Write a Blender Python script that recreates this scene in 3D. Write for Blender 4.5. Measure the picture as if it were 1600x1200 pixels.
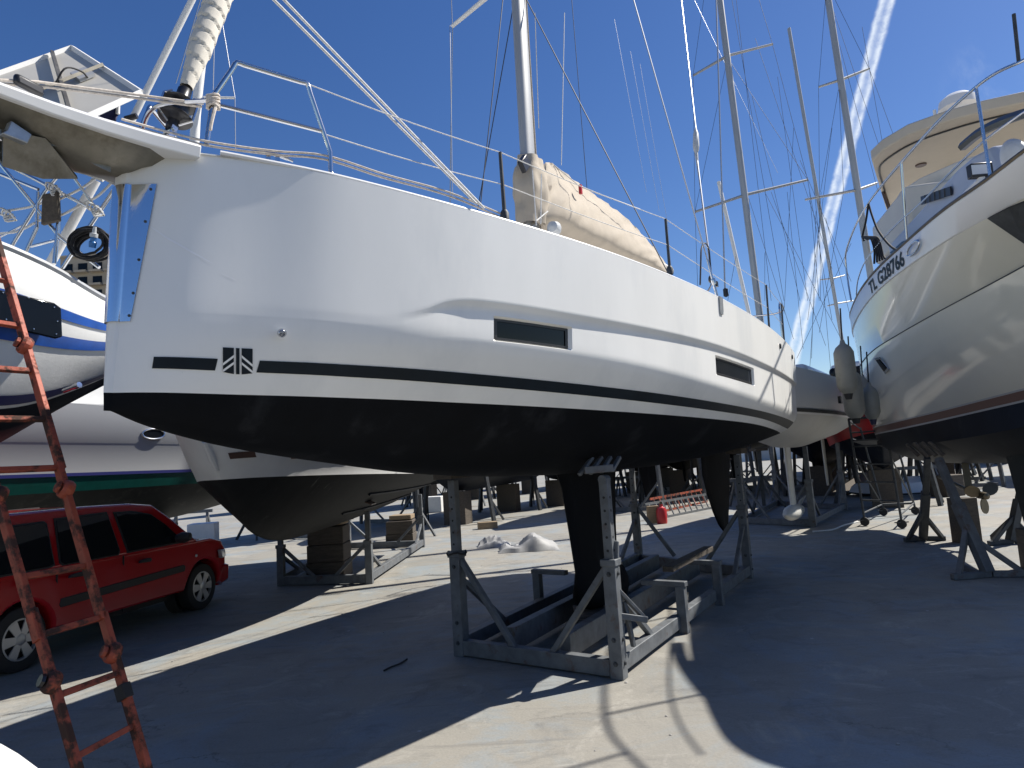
import bpy, bmesh, math, random
from mathutils import Vector, Matrix, noise
R_ = math.radians
sc = bpy.context.scene
for o in list(bpy.data.objects): bpy.data.objects.remove(o)

# ------------------------------------------------------------------ camera
CAM_H, CAM_P, CAM_R, FPX = 1.72, R_(6.4), R_(3.6), 1090.0
cF = Vector((0, math.cos(CAM_P), math.sin(CAM_P)))
_u0 = Vector((0, -math.sin(CAM_P), math.cos(CAM_P))); _r0 = Vector((1, 0, 0))
cR = _r0*math.cos(CAM_R) - _u0*math.sin(CAM_R)
cU = _r0*math.sin(CAM_R) + _u0*math.cos(CAM_R)
cam_d = bpy.data.cameras.new('camera'); cam = bpy.data.objects.new('camera', cam_d)
sc.collection.objects.link(cam); sc.camera = cam
cam_d.sensor_width = 36; cam_d.lens = FPX/1600*36; cam_d.clip_start = .05; cam_d.clip_end = 3000
m = Matrix.Identity(4)
for i in range(3):
    m[i][0] = cR[i]; m[i][1] = cU[i]; m[i][2] = -cF[i]
m[2][3] = CAM_H
cam.matrix_world = m
def ray(px, py): return cF + cR*((px-800)/FPX) - cU*((py-600)/FPX)
def P(px, py, z=0.0):                       # point of the photo on the level z
    d = ray(px, py); k = (z-CAM_H)/d.z
    return Vector((d.x*k, d.y*k, z))
def at(px, py, Y):                          # point of the photo at distance Y
    d = ray(px, py); k = Y/d.y
    return Vector((d.x*k, Y, CAM_H + d.z*k))

# ------------------------------------------------------------------ light
SUN_AZ, SUN_EL = R_(22.5), R_(47.5)
sun_v = Vector((math.cos(SUN_AZ)*math.cos(SUN_EL), math.sin(SUN_AZ)*math.cos(SUN_EL), math.sin(SUN_EL)))
sd = bpy.data.lights.new('sun', 'SUN'); sd.energy = 5.0; sd.angle = R_(.53); sd.color = (1, .95, .87)
so = bpy.data.objects.new('sun', sd); sc.collection.objects.link(so)
so.rotation_euler = (-sun_v).to_track_quat('-Z', 'Y').to_euler(); so.location = (20, 10, 30)
w = bpy.data.worlds.new('World'); sc.world = w; w.use_nodes = True
nt = w.node_tree; nt.nodes.clear()
def N(t, **k):
    n = nt.nodes.new(t)
    for a, b in k.items(): setattr(n, a, b)
    return n
sky = N('ShaderNodeTexSky', sky_type='NISHITA', sun_disc=False, sun_elevation=SUN_EL, sun_rotation=math.pi/2-SUN_AZ)
sky.air_density = 1.0; sky.dust_density = .25; sky.ozone_density = 3.0; sky.altitude = 0
bg = N('ShaderNodeBackground'); bg.inputs[1].default_value = .072
# contrail: an old plane trail high in the sky along a great circle
tc = N('ShaderNodeTexCoord')
a1 = ray(1386, 0).normalized(); a2 = ray(1262, 470).normalized(); nn = a1.cross(a2).normalized()
along = a2.cross(nn).normalized()
def dot(vec):
    n = N('ShaderNodeVectorMath', operation='DOT_PRODUCT'); nt.links.new(tc.outputs['Generated'], n.inputs[0]); n.inputs[1].default_value = vec; return n.outputs['Value']
def mth(op, a, b=None, c=None):
    n = N('ShaderNodeMath', operation=op)
    for i, v in enumerate((a, b, c)):
        if v is None: continue
        if isinstance(v, (int, float)): n.inputs[i].default_value = v
        else: nt.links.new(v, n.inputs[i])
    return n.outputs[0]
def mrange(v, a, b, c, d):
    n = N('ShaderNodeMapRange'); n.interpolation_type = 'SMOOTHSTEP'; n.clamp = True
    nt.links.new(v, n.inputs[0])
    for i, x in enumerate((a, b, c, d)): n.inputs[i+1].default_value = x
    return n.outputs[0]
def noise_w(scale, det=5, rough=.6, dist=0):
    n = N('ShaderNodeTexNoise'); n.inputs['Scale'].default_value = scale; n.inputs['Detail'].default_value = det; n.inputs['Roughness'].default_value = rough
    n.inputs['Distortion'].default_value = dist
    nt.links.new(tc.outputs['Generated'], n.inputs['Vector']); return n.outputs[0]
dn = dot(nn); da = dot(along)
n1 = noise_w(26, 6, .6); n2 = noise_w(90, 5, .65)
wob = mth('ADD', dn, mth('MULTIPLY', mth('SUBTRACT', n1, .5), .009))
dist = mth('ABSOLUTE', wob)
half = mth('ADD', .0085, mth('MULTIPLY', dist, 0))
core = mrange(dist, .0108, .005, 0, 1)
twin = mrange(mth('ABSOLUTE', mth('SUBTRACT', dist, .006)), .006, .0, .45, 1)
fade = mrange(dot(a1), .72, .93, .15, 1)
grain = mrange(n2, .25, .62, .5, 1)
fac = mth('MULTIPLY', mth('MULTIPLY', core, twin), mth('MULTIPLY', fade, grain))
wisp_n = noise_w(7, 8, .68, .6)
cl = ray(1650, 120).normalized()
wisp = mth('MULTIPLY', mrange(wisp_n, .48, .75, 0, .3), mrange(dot(cl), .9935, .9995, 0, 1))
fac = mth('MINIMUM', mth('ADD', mth('MULTIPLY', fac, .85), wisp), .9)
mix = N('ShaderNodeMix', data_type='RGBA')
hsv = N('ShaderNodeHueSaturation'); hsv.inputs['Saturation'].default_value = 1.25; hsv.inputs['Hue'].default_value = .512; nt.links.new(sky.outputs[0], hsv.inputs['Color'])
nt.links.new(fac, mix.inputs[0]); nt.links.new(hsv.outputs[0], mix.inputs[6]); mix.inputs[7].default_value = (8.5, 9.2, 10, 1)
out = N('ShaderNodeOutputWorld')
nt.links.new(mix.outputs[2], bg.inputs[0]); nt.links.new(bg.outputs[0], out.inputs[0])
sc.cycles.max_bounces = 8; sc.cycles.diffuse_bounces = 1; sc.cycles.glossy_bounces = 3
vs = sc.view_settings; vs.view_transform = 'Standard'; vs.look = 'None'; vs.exposure = .6; vs.gamma = 1; vs.use_curve_mapping = False

# ------------------------------------------------------------------ materials
MAT = {}
def material(name, col, rough=.5, metal=0.0, var=.0, vscale=6, bump=0.0, bscale=40, coat=0.0, col2=None, mask=(.45, .6), mscale=5, mdet=6, stretch=None, spec=None, alpha=None, rough2=None, trans=0.0):
    m = bpy.data.materials.new(name); m.use_nodes = True
    t = m.node_tree; b = t.nodes['Principled BSDF']
    def n(ty): return t.nodes.new(ty)
    tcn = n('ShaderNodeTexCoord'); vec = tcn.outputs['Object']
    if stretch:
        mp = n('ShaderNodeMapping'); mp.inputs['Scale'].default_value = stretch; t.links.new(vec, mp.inputs['Vector']); vec = mp.outputs[0]
    def nz(s, d=5, r=.6):
        x = n('ShaderNodeTexNoise'); x.inputs['Scale'].default_value = s; x.inputs['Detail'].default_value = d; x.inputs['Roughness'].default_value = r
        t.links.new(vec, x.inputs['Vector']); return x.outputs[0]
    c = (*col, 1); src = None
    b.inputs['Base Color'].default_value = c
    if var:
        mx = n('ShaderNodeMix'); mx.data_type = 'RGBA'
        mr = n('ShaderNodeMapRange'); mr.inputs[1].default_value = .3; mr.inputs[2].default_value = .7
        t.links.new(nz(vscale), mr.inputs[0]); t.links.new(mr.outputs[0], mx.inputs[0])
        mx.inputs[6].default_value = (*[x*(1-var) for x in col], 1); mx.inputs[7].default_value = (*[min(1, x*(1+var)) for x in col], 1)
        src = mx.outputs[2]
    if col2:
        mx = n('ShaderNodeMix'); mx.data_type = 'RGBA'
        mr = n('ShaderNodeMapRange'); mr.inputs[1].default_value = mask[0]; mr.inputs[2].default_value = mask[1]
        t.links.new(nz(mscale, mdet, .65), mr.inputs[0]); t.links.new(mr.outputs[0], mx.inputs[0])
        if src: t.links.new(src, mx.inputs[6])
        else: mx.inputs[6].default_value = c
        mx.inputs[7].default_value = (*col2, 1); src = mx.outputs[2]
        if rough2 is not None:
            mq = n('ShaderNodeMapRange'); mq.inputs[3].default_value = rough; mq.inputs[4].default_value = rough2
            t.links.new(mr.outputs[0], mq.inputs[0]); t.links.new(mq.outputs[0], b.inputs['Roughness'])
    if src: t.links.new(src, b.inputs['Base Color'])
    if not (col2 and rough2 is not None): b.inputs['Roughness'].default_value = rough
    b.inputs['Metallic'].default_value = metal
    b.inputs['Coat Weight'].default_value = coat; b.inputs['Coat Roughness'].default_value = .06
    if spec is not None: b.inputs['Specular IOR Level'].default_value = spec
    if trans: b.inputs['Transmission Weight'].default_value = trans
    if alpha is not None: b.inputs['Alpha'].default_value = alpha
    if bump:
        bp = n('ShaderNodeBump'); bp.inputs['Strength'].default_value = 1; bp.inputs['Distance'].default_value = bump
        t.links.new(nz(bscale, 6, .65), bp.inputs['Height']); t.links.new(bp.outputs[0], b.inputs['Normal'])
    MAT[name] = m
    return m
material('gelcoat', (.84, .835, .80), .38, var=.035, vscale=2.2, bump=.00012, bscale=160, col2=(.68, .69, .68), mask=(.5, .82), mscale=1.2, stretch=(1, 1, .35), spec=.4)
material('gelcoat_clean', (.74, .74, .73), .3, var=.02, vscale=2)
material('chalk', (.9, .9, .9), .7)
material('gelcoat_old', (.68, .68, .66), .5, var=.06, vscale=3, bump=.0015, bscale=30)
material('cream', (.72, .695, .59), .12, var=.03, vscale=1.2, coat=.4)
material('cream_dull', (.62, .57, .48), .45, var=.05, vscale=2)
material('antifoul_black', (.0035, .0045, .0065), .75, spec=.12, var=.3, vscale=3, bump=.001, bscale=60, col2=(.03, .032, .036), mask=(.56, .86), mscale=3, stretch=(1, 1, .3))
material('antifoul_navy', (.006, .009, .016), .6, spec=.2, var=.35, vscale=2, bump=.0012, bscale=40, col2=(.03, .03, .03), mask=(.58, .85), mscale=4, stretch=(1, 1, .25))
material('antifoul_worn', (.010, .011, .012), .7, spec=.2, var=.3, vscale=2, bump=.002, bscale=30, col2=(.13, .13, .12), mask=(.64, .74), mscale=7, stretch=(3, .35, .6))
material('antifoul_green', (.01, .013, .011), .7, var=.4, vscale=3, bump=.002, bscale=30, col2=(.06, .06, .05), mask=(.55, .75), mscale=4)
material('bottom_white', (.6, .59, .55), .5, var=.06, vscale=2)
material('stripe_dark', (.008, .014, .02), .5, var=.25, vscale=4, spec=.2)
material('stripe_blue', (.01, .07, .32), .35, var=.25, vscale=5)
material('stripe_navy', (.01, .012, .09), .4)
material('stripe_green', (.0, .075, .06), .4, var=.15)
material('stripe_brown', (.09, .05, .035), .4, var=.15)
material('stripe_maroon', (.07, .012, .014), .3)
material('grey_light', (.36, .37, .38), .4)
material('glass_dark', (.006, .007, .009), .08, spec=.22)
material('window_rim', (.02, .02, .022), .4)
material('stainless', (.62, .63, .65), .16, metal=1, var=.06, vscale=8)
material('stainless_plate', (.78, .8, .84), .08, metal=1, bump=.0006, bscale=5)
material('stainless_dirty', (.2, .185, .15), .4, metal=.6, var=.35, vscale=5, col2=(.1, .085, .06), mask=(.5, .75), mscale=6)
material('galvanised', (.36, .38, .4), .5, metal=.75, var=.2, vscale=14, bump=.0006, bscale=60)
material('galv_paint', (.13, .14, .15), .62, metal=.2, var=.25, vscale=9, bump=.0008, bscale=60, col2=(.1, .055, .035), mask=(.58, .72), mscale=6)
material('steel_dark', (.05, .055, .06), .6, metal=.2, var=.3, vscale=9, col2=(.1, .06, .04), mask=(.62, .8), mscale=8)
material('aluminium', (.42, .42, .41), .45, metal=.45, var=.08, vscale=4, stretch=(1, 1, .2))
material('mast_white', (.74, .73, .7), .4)
material('wire', (.42, .43, .45), .4, metal=.7)
material('wire_dark', (.05, .055, .065), .5, metal=.3)
material('rope_pale', (.56, .5, .43), .85, var=.25, vscale=60)
material('rope_white', (.66, .65, .62), .85, var=.2, vscale=60)
material('rope_black', (.012, .012, .014), .8, var=.3, vscale=50)
material('canvas', (.44, .38, .30), .85, var=.08, vscale=5, bump=.0012, bscale=12)
material('sail', (.60, .56, .48), .8, var=.06, vscale=9, bump=.001, bscale=14)
material('black_plastic', (.014, .014, .016), .35, var=.2, vscale=9)
material('rubber', (.02, .02, .021), .75)
material('orange_rust', (.33, .065, .03), .6, var=.25, vscale=12, bump=.0015, bscale=70, col2=(.055, .026, .018), mask=(.47, .56), mscale=8, mdet=9, rough2=.9)
material('car_red', (.42, .009, .013), .22, coat=.8, var=.03, vscale=2)
material('car_trim', (.022, .023, .025), .6)
material('car_glass', (.012, .014, .016), .04, spec=.7)
material('wheel_silver', (.5, .5, .5), .35, metal=.6)
material('interior', (.03, .03, .032), .8)
material('lamp_clear', (.6, .62, .64), .12, spec=.8)
material('lamp_red', (.25, .01, .01), .2)
material('wood', (.27, .2, .125), .8, var=.25, vscale=7, bump=.004, bscale=20, stretch=(1, 6, 6))
material('wood_dark', (.085, .07, .055), .85, var=.3, vscale=7, bump=.004, bscale=20, stretch=(1, 6, 6))
material('tarp', (.3, .3, .295), .6, var=.12, vscale=4)
material('fender_grey', (.24, .24, .215), .5, var=.1, vscale=6, col2=(.14, .14, .13), mask=(.55, .8), mscale=6)
material('vinyl', (.5, .52, .53), .45, var=.08, vscale=6, col2=(.3, .3, .29), mask=(.55, .8), mscale=6)
material('vinyl_navy', (.012, .014, .05), .45)
material('solar_back', (.5, .48, .43), .55, var=.05, vscale=3)
material('flag_navy', (.012, .016, .075), .8)
material('red_paint', (.45, .02, .025), .35, var=.12, vscale=3)
material('plaster', (.46, .38, .29), .85, var=.1, vscale=.4)
material('white_paint', (.72, .72, .7), .5, var=.05)
material('cabin_blue', (.42, .46, .54), .4, var=.03)
material('bronze', (.12, .1, .07), .45, metal=.8, var=.2)
material('blue_plastic', (.03, .16, .42), .35)
material('yellow', (.5, .3, .03), .6)
material('headliner', (.55, .48, .38), .6, var=.03)
material('concrete_block', (.32, .31, .29), .9, var=.15, vscale=5, bump=.004, bscale=25)

# ------------------------------------------------------------------ builders
col = sc.collection
class MB:
    def __init__(s): s.v = []; s.f = []; s.mi = []
    def add(s, vs, fs, mi=0):
        o = len(s.v); s.v += [Vector(q) for q in vs]
        for f in fs: s.f.append([i+o for i in f]); s.mi.append(mi)
        return s
    def box(s, c, size, rz=0.0, basis=None, mi=0):
        c = Vector(c); hx, hy, hz = [q/2 for q in size]
        B = basis or Matrix.Rotation(rz, 3, 'Z')
        vs = [c + B @ Vector((x*hx, y*hy, z*hz)) for z in (-1, 1) for y in (-1, 1) for x in (-1, 1)]
        return s.add(vs, [(0, 2, 3, 1), (4, 5, 7, 6), (0, 1, 5, 4), (2, 6, 7, 3), (0, 4, 6, 2), (1, 3, 7, 5)], mi)
    def bar(s, a, b, w, h, up=(0, 0, 1), mi=0):
        a = Vector(a); b = Vector(b); d = b-a; L = d.length; d.normalize()
        u = Vector(up); 
        if abs(d.dot(u)) > .98: u = Vector((.5, .86, 0))
        x = d.cross(u).normalized(); y = x.cross(d)
        B = Matrix((x, d, y)).transposed()
        return s.box((a+b)/2, (w, L, h), basis=B, mi=mi)
    def tube(s, pts, r, n=8, cap=True, mi=0, closed=False):
        pts = [Vector(q) for q in pts]; K = len(pts)
        rs = r if isinstance(r, (list, tuple)) else [r]*K
        tang = []
        for i in range(K):
            if closed: t = pts[(i+1) % K]-pts[i-1]
            else: t = pts[min(i+1, K-1)]-pts[max(i-1, 0)]
            tang.append(t.normalized())
        ref = Vector((0, 0, 1)) if abs(tang[0].z) < .9 else Vector((1, 0, 0))
        x = tang[0].cross(ref).normalized(); o = len(s.v)
        for i in range(K):
            x = (x - tang[i]*x.dot(tang[i])).normalized(); y = tang[i].cross(x)
            for k in range(n):
                a = 2*math.pi*k/n; s.v.append(pts[i] + (x*math.cos(a)+y*math.sin(a))*rs[i])
        for i in range(K if closed else K-1):
            j = (i+1) % K
            for k in range(n):
                l = (k+1) % n; s.f.append([o+i*n+k, o+i*n+l, o+j*n+l, o+j*n+k]); s.mi.append(mi)
        if cap and not closed:
            s.f.append([o+k for k in range(n)][::-1]); s.f.append([o+(K-1)*n+k for k in range(n)]); s.mi += [mi, mi]
        return s
    def lathe(s, prof, o, axis=(0, 0, 1), n=20, mi=0):
        o = Vector(o); a = Vector(axis).normalized()
        ref = Vector((0, 0, 1)) if abs(a.z) < .9 else Vector((1, 0, 0))
        x = a.cross(ref).normalized(); y = a.cross(x); b0 = len(s.v)
        for r, h in prof:
            for k in range(n):
                t = 2*math.pi*k/n; s.v.append(o + a*h + (x*math.cos(t)+y*math.sin(t))*max(r, 1e-4))
        for i in range(len(prof)-1):
            for k in range(n):
                l = (k+1) % n; s.f.append([b0+i*n+k, b0+i*n+l, b0+(i+1)*n+l, b0+(i+1)*n+k]); s.mi.append(mi)
        return s
    def grid(s, rows, mi=0, close=False, flip=False):
        o = len(s.v); n = len(rows[0])
        for r in rows: s.v += [Vector(q) for q in r]
        for i in range(len(rows)-1):
            for k in range(n if close else n-1):
                l = (k+1) % n; f = [o+i*n+k, o+i*n+l, o+(i+1)*n+l, o+(i+1)*n+k]
                s.f.append(f[::-1] if flip else f); s.mi.append(mi)
        return s
    def prism(s, poly, fn0, fn1, mi=0):           # poly of 2-D points, two mappings to 3-D
        n = len(poly); o = len(s.v)
        s.v += [Vector(fn0(*q)) for q in poly] + [Vector(fn1(*q)) for q in poly]
        s.f.append([o+i for i in range(n)][::-1]); s.f.append([o+n+i for i in range(n)]); s.mi += [mi, mi]
        for i in range(n):
            j = (i+1) % n; s.f.append([o+i, o+j, o+n+j, o+n+i]); s.mi.append(mi)
        return s
    def plate(s, poly, thick, mi=0):               # 3-D polygon thickened along its normal
        poly = [Vector(q) for q in poly]
        nrm = sum(((poly[i]-poly[0]).cross(poly[i+1]-poly[0]) for i in range(1, len(poly)-1)), Vector()).normalized()*thick/2
        n = len(poly); o = len(s.v)
        s.v += [q-nrm for q in poly] + [q+nrm for q in poly]
        s.f.append([o+i for i in range(n)][::-1]); s.f.append([o+n+i for i in range(n)]); s.mi += [mi, mi]
        for i in range(n):
            j = (i+1) % n; s.f.append([o+i, o+j, o+n+j, o+n+i]); s.mi.append(mi)
        return s
PM = {}
def obj(name, mb, mat, parent=None, label=None, cat=None, group=None, kind=None, smooth=35, bevel=0, world=False, solid=0, seg=2, recalc=True):
    me = bpy.data.meshes.new(name)
    vs = mb.v
    if world and parent is not None:
        inv = PM[parent.name].inverted(); vs = [inv @ q for q in vs]
    me.from_pydata([tuple(q) for q in vs], [], mb.f); me.update()
    mats = mat if isinstance(mat, (list, tuple)) else [mat]
    for q in mats: me.materials.append(MAT[q])
    if len(mats) > 1: me.polygons.foreach_set('material_index', mb.mi)
    bm = bmesh.new(); bm.from_mesh(me)
    if recalc: bmesh.ops.recalc_face_normals(bm, faces=bm.faces)
    if smooth:
        lim = R_(smooth)
        for f in bm.faces: f.smooth = True
        for e in bm.edges:
            if len(e.link_faces) != 2 or e.calc_face_angle(0) > lim: e.smooth = False
    bm.to_mesh(me); bm.free()
    o = bpy.data.objects.new(name, me); col.objects.link(o)
    if parent is not None: o.parent = parent
    if solid:
        md = o.modifiers.new('solid', 'SOLIDIFY'); md.thickness = solid; md.offset = 0
    if bevel:
        md = o.modifiers.new('bevel', 'BEVEL'); md.width = bevel; md.segments = seg; md.limit_method = 'ANGLE'; md.angle_limit = R_(40)
    tag(o, label, cat, group, kind); return o
def tag(o, label=None, cat=None, group=None, kind=None):
    for k, v in (('label', label), ('category', cat), ('group', group), ('kind', kind)):
        if v: o[k] = v
    return o
def thing(name, label, cat, loc=(0, 0, 0), rz=0.0, group=None):
    o = bpy.data.objects.new(name, None); col.objects.link(o); o.empty_display_size = .2
    o.location = loc; o.rotation_euler = (0, 0, rz)
    PM[o.name] = Matrix.Translation(Vector(loc)) @ Matrix.Rotation(rz, 4, 'Z')
    return tag(o, label, cat, group)
def copy_tree(o, parent=None):
    c = o.copy(); col.objects.link(c); c.parent = parent
    for ch in list(o.children): copy_tree(ch, c)
    return c
def itp(t, xs, ys):
    if t <= xs[0]: return ys[0]
    for i in range(len(xs)-1):
        if t <= xs[i+1]:
            u = (t-xs[i])/(xs[i+1]-xs[i])
            # smooth (catmull) interpolation
            y0 = ys[i-1] if i > 0 else 2*ys[i]-ys[i+1]; y3 = ys[i+2] if i+2 < len(ys) else 2*ys[i+1]-ys[i]
            x0 = xs[i-1] if i > 0 else 2*xs[i]-xs[i+1]; x3 = xs[i+2] if i+2 < len(xs) else 2*xs[i+1]-xs[i]
            h = xs[i+1]-xs[i]
            m1 = (ys[i+1]-y0)/(xs[i+1]-x0)*h; m2 = (y3-ys[i])/(x3-xs[i])*h
            u2 = u*u; u3 = u2*u
            return (2*u3-3*u2+1)*ys[i]+(u3-2*u2+u)*m1+(-2*u3+3*u2)*ys[i+1]+(u3-u2)*m2
    return ys[-1]
def spline(pts, n):                       # resample control points smoothly
    pts = [Vector(q) for q in pts]; K = len(pts); d = [0]
    for i in range(1, K): d.append(d[-1]+(pts[i]-pts[i-1]).length**.7)
    out = []
    for k in range(n):
        t = d[-1]*k/(n-1); out.append(Vector([itp(t, d, [q[j] for q in pts]) for j in range(3)]))
    return out
def smooth_tube(pts, n=24): return spline(pts, n)
random.seed(4)
# ------------------------------------------------------------------ ground
def ground_material():
    m = bpy.data.materials.new('concrete_ground'); m.use_nodes = True; t = m.node_tree; b = t.nodes['Principled BSDF']
    def n(ty): return t.nodes.new(ty)
    tcn = n('ShaderNodeTexCoord'); vec = tcn.outputs['Object']
    def nz(s, d=6, r=.6, dist=0, v=None):
        x = n('ShaderNodeTexNoise'); x.inputs['Scale'].default_value = s; x.inputs['Detail'].default_value = d; x.inputs['Roughness'].default_value = r; x.inputs['Distortion'].default_value = dist
        t.links.new(v or vec, x.inputs['Vector']); return x.outputs[0]
    def mr(v, a, bb, c=0, d=1):
        x = n('ShaderNodeMapRange'); x.inputs[1].default_value = a; x.inputs[2].default_value = bb; x.inputs[3].default_value = c; x.inputs[4].default_value = d
        t.links.new(v, x.inputs[0]); return x.outputs[0]
    def mix(f, a, bcol, blend='MIX'):
        x = n('ShaderNodeMix'); x.data_type = 'RGBA'; x.blend_type = blend; t.links.new(f, x.inputs[0])
        if isinstance(a, tuple): x.inputs[6].default_value = (*a, 1)
        else: t.links.new(a, x.inputs[6])
        if isinstance(bcol, tuple): x.inputs[7].default_value = (*bcol, 1)
        else: t.links.new(bcol, x.inputs[7])
        return x.outputs[2]
    c = mix(mr(nz(.35, 5, .6, .4), .35, .65), (0.238, 0.231, 0.208), (0.310, 0.291, 0.250))
    c = mix(mr(nz(.8, 7, .7, .8), .48, .64, 0, .85), c, (0.238, 0.281, 0.310))          # old blue antifouling dust
    c = mix(mr(nz(1.7, 9, .72, .9), .52, .70, 0, .7), c, (0.158, 0.153, 0.142))          # dark damp stains
    c = mix(mr(nz(1.1, 9, .75, 1.4), .54, .66, 0, .9), c, (0.370, 0.352, 0.310))        # scraped pale patches
    c = mix(mr(nz(34, 6, .75), .3, .7, 0, .22), c, mix(mr(nz(60, 3, .7), .4, .6), (0.132, 0.128, 0.119), (0.383, 0.365, 0.321)))
    # tyre rubber and drag marks along the row
    mp = n('ShaderNodeMapping'); mp.inputs['Rotation'].default_value = (0, 0, R_(32)); mp.inputs['Scale'].default_value = (.35, 3.2, 1); t.links.new(vec, mp.inputs['Vector'])
    c = mix(mr(nz(1.6, 7, .7, .3, mp.outputs[0]), .56, .72, 0, .55), c, (0.134, 0.130, 0.126))
    c = mix(mr(nz(3.5, 8, .75, .2, mp.outputs[0]), .62, .7, 0, .45), c, (0.433, 0.420, 0.381))
    c = mix(mr(nz(6, 8, .8, 1.5), .60, .68, 0, .6), c, (0.144, 0.140, 0.130))
    # cracks
    v = n('ShaderNodeTexVoronoi'); v.feature = 'DISTANCE_TO_EDGE'; v.inputs['Scale'].default_value = .33
    wv = n('ShaderNodeVectorMath'); wv.operation = 'ADD'; nv = n('ShaderNodeTexNoise'); nv.inputs['Scale'].default_value = 1.1; nv.inputs['Detail'].default_value = 7; nv.inputs['Roughness'].default_value = .65
    t.links.new(vec, nv.inputs['Vector']); t.links.new(vec, wv.inputs[0]); t.links.new(nv.outputs['Color'], wv.inputs[1]); t.links.new(wv.outputs[0], v.inputs['Vector'])
    crack = mr(v.outputs['Distance'], .0, .0035, 1, 0)
    cm = n('ShaderNodeMath'); cm.operation = 'MULTIPLY'; t.links.new(crack, cm.inputs[0]); t.links.new(mr(nz(.5, 3), .42, .6, 0, .6), cm.inputs[1])
    c = mix(cm.outputs[0], c, (0.068, 0.066, 0.061))
    # spots of paint
    sp = n('ShaderNodeTexVoronoi'); sp.inputs['Scale'].default_value = 2.6; t.links.new(vec, sp.inputs['Vector'])
    sm = n('ShaderNodeMath'); sm.operation = 'MULTIPLY'; t.links.new(mr(sp.outputs['Distance'], .03, .05, 1, 0), sm.inputs[0]); t.links.new(mr(nz(1.7, 2), .5, .56), sm.inputs[1])
    c = mix(sm.outputs[0], c, (0.436, 0.436, 0.436))
    t.links.new(c, b.inputs['Base Color'])
    t.links.new(mr(nz(3, 5), .3, .7, .62, .9), b.inputs['Roughness']); b.inputs['Specular IOR Level'].default_value = .3
    bp = n('ShaderNodeBump'); bp.inputs['Distance'].default_value = .0035; t.links.new(nz(14, 8, .68), bp.inputs['Height']); t.links.new(bp.outputs[0], b.inputs['Normal'])
    MAT['concrete_ground'] = m
ground_material()
g = MB().add([(-400, -120, 0), (400, -120, 0), (400, 700, 0), (-400, 700, 0)], [(0, 1, 2, 3)])
obj('ground', g, 'concrete_ground', kind='structure', smooth=0)

# ------------------------------------------------------------------ the big white sailboat in the middle
PHI = R_(30); S = Vector((-1.747, 3.007, 0)); dv = Vector((math.sin(PHI), math.cos(PHI), 0)); ov = Vector((math.cos(PHI), -math.sin(PHI), 0))
boat = thing('sailboat', 'large white sailboat with dark stripe and black bottom filling the middle of the yard', 'sailboat', S, math.pi/2-PHI)
def BP(px, py, b=0.0):                   # photo point on the plane b metres to port of the centreline, in boat coordinates
    r = ray(px, py); q = S + ov*b - Vector((0, 0, CAM_H)); k = q.dot(ov)/r.dot(ov)
    w = Vector((0, 0, CAM_H)) + r*k - S
    return Vector((w.dot(dv), -w.dot(ov), w.z))
L = 9.35
BT = [0, .08, .2, .45, .8, 1.5, 2.5, 3.5, 4.5, 5.5, 6.5, 7.5, 8.5, 9.35]
BB = [.055, .16, .27, .43, .63, .92, 1.2, 1.4, 1.53, 1.6, 1.63, 1.62, 1.58, 1.52]
def bs(t): return itp(t, BT, BB)
def zs(t): return itp(t, [0, .3, .8, 1.5, 2.5, 4.5, 6.5, 9.35], [3.245, 3.24, 3.21, 3.172, 3.15, 3.112, 3.095, 3.085])
def zw(t): return itp(t, [0, 1.5, 4.5, 6.5, 8.5, 9.35], [2.128, 2.096, 2.022, 1.978, 1.915, 1.9])
def zb(t): return itp(t, [0, .25, .6, 1.2, 2.2, 3.5, 5, 6.5, 8, 9.35], [2.05, 1.97, 1.89, 1.80, 1.68, 1.6, 1.57, 1.6, 1.7, 1.84])
def zsl(t): return zw(t) + itp(t, [0, 2, 5, 9.35], [.105, .095, .07, .06])     # stripe lower edge
def zsu(t): return itp(t, [0, 1.5, 2.5, 3.5, 4.5, 5.5, 6.5, 9.35], [2.283, 2.255, 2.226, 2.196, 2.163, 2.136, 2.112, 2.05])
def zcr(t): return itp(t, [0, 1.0, 1.22, 1.38, 1.6, 2.5, 4.5, 6.5, 9.35], [2.52, 2.52, 2.56, 2.625, 2.652, 2.655, 2.655, 2.625, 2.61])
def crf(t): return min(1, max(0, (t-1.12)/.4))
def skx(t, z): return t + .068*min(1.1, max(0, (z-2.13)/1.1))*max(0, 1-t/.75)     # raked stem
def zch(t): return zsu(t) + itp(t, [0, 1.15, 2.9, 4.6, 6.2, 9.35], [.15, .15, .16, .12, .085, .075])
def sstep(x, a, b): u = min(1, max(0, (x-a)/(b-a))); return u*u*(3-2*u)
def half0(t, z):
    fl = itp(t, [0, .5, 1.5, 3, 5, 9.35], [.02, .06, .065, .05, .035, .03]); b = bs(t) - fl*(zs(t)-z); zc_ = zch(t)
    if z < zc_:
        H_ = zc_-zb(t); bc = bs(t)-fl*(zs(t)-zc_); k = itp(t, [0, .25, .6, 1.1, 1.8, 9.35], [.06, .22, .4, .58, .72, .72])
        b = bc*max(0, 1-min(1, (zc_-z)/H_))**(1/max(1.5, bc/(H_*k)))
    return b
def half(t, z):
    zc_ = zch(t); r = itp(t, [0, .8, 1.8, 9.35], [.11, .10, .05, .045])
    if abs(z-zc_) < 2*r: b = (half0(t, z-r)+2*half0(t, z)+half0(t, z+r)+half0(t, z-r/2)*2+half0(t, z+r/2)*2)/8
    else: b = half0(t, z)
    k = crf(t)
    if k > 0:
        d = zcr(t)-z
        if d > 0: b -= .028*k*min(1, d/.03)*(1 if z > zc_-.02 else max(0, 1-(zc_-.02-z)/.3))
    return b
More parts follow.
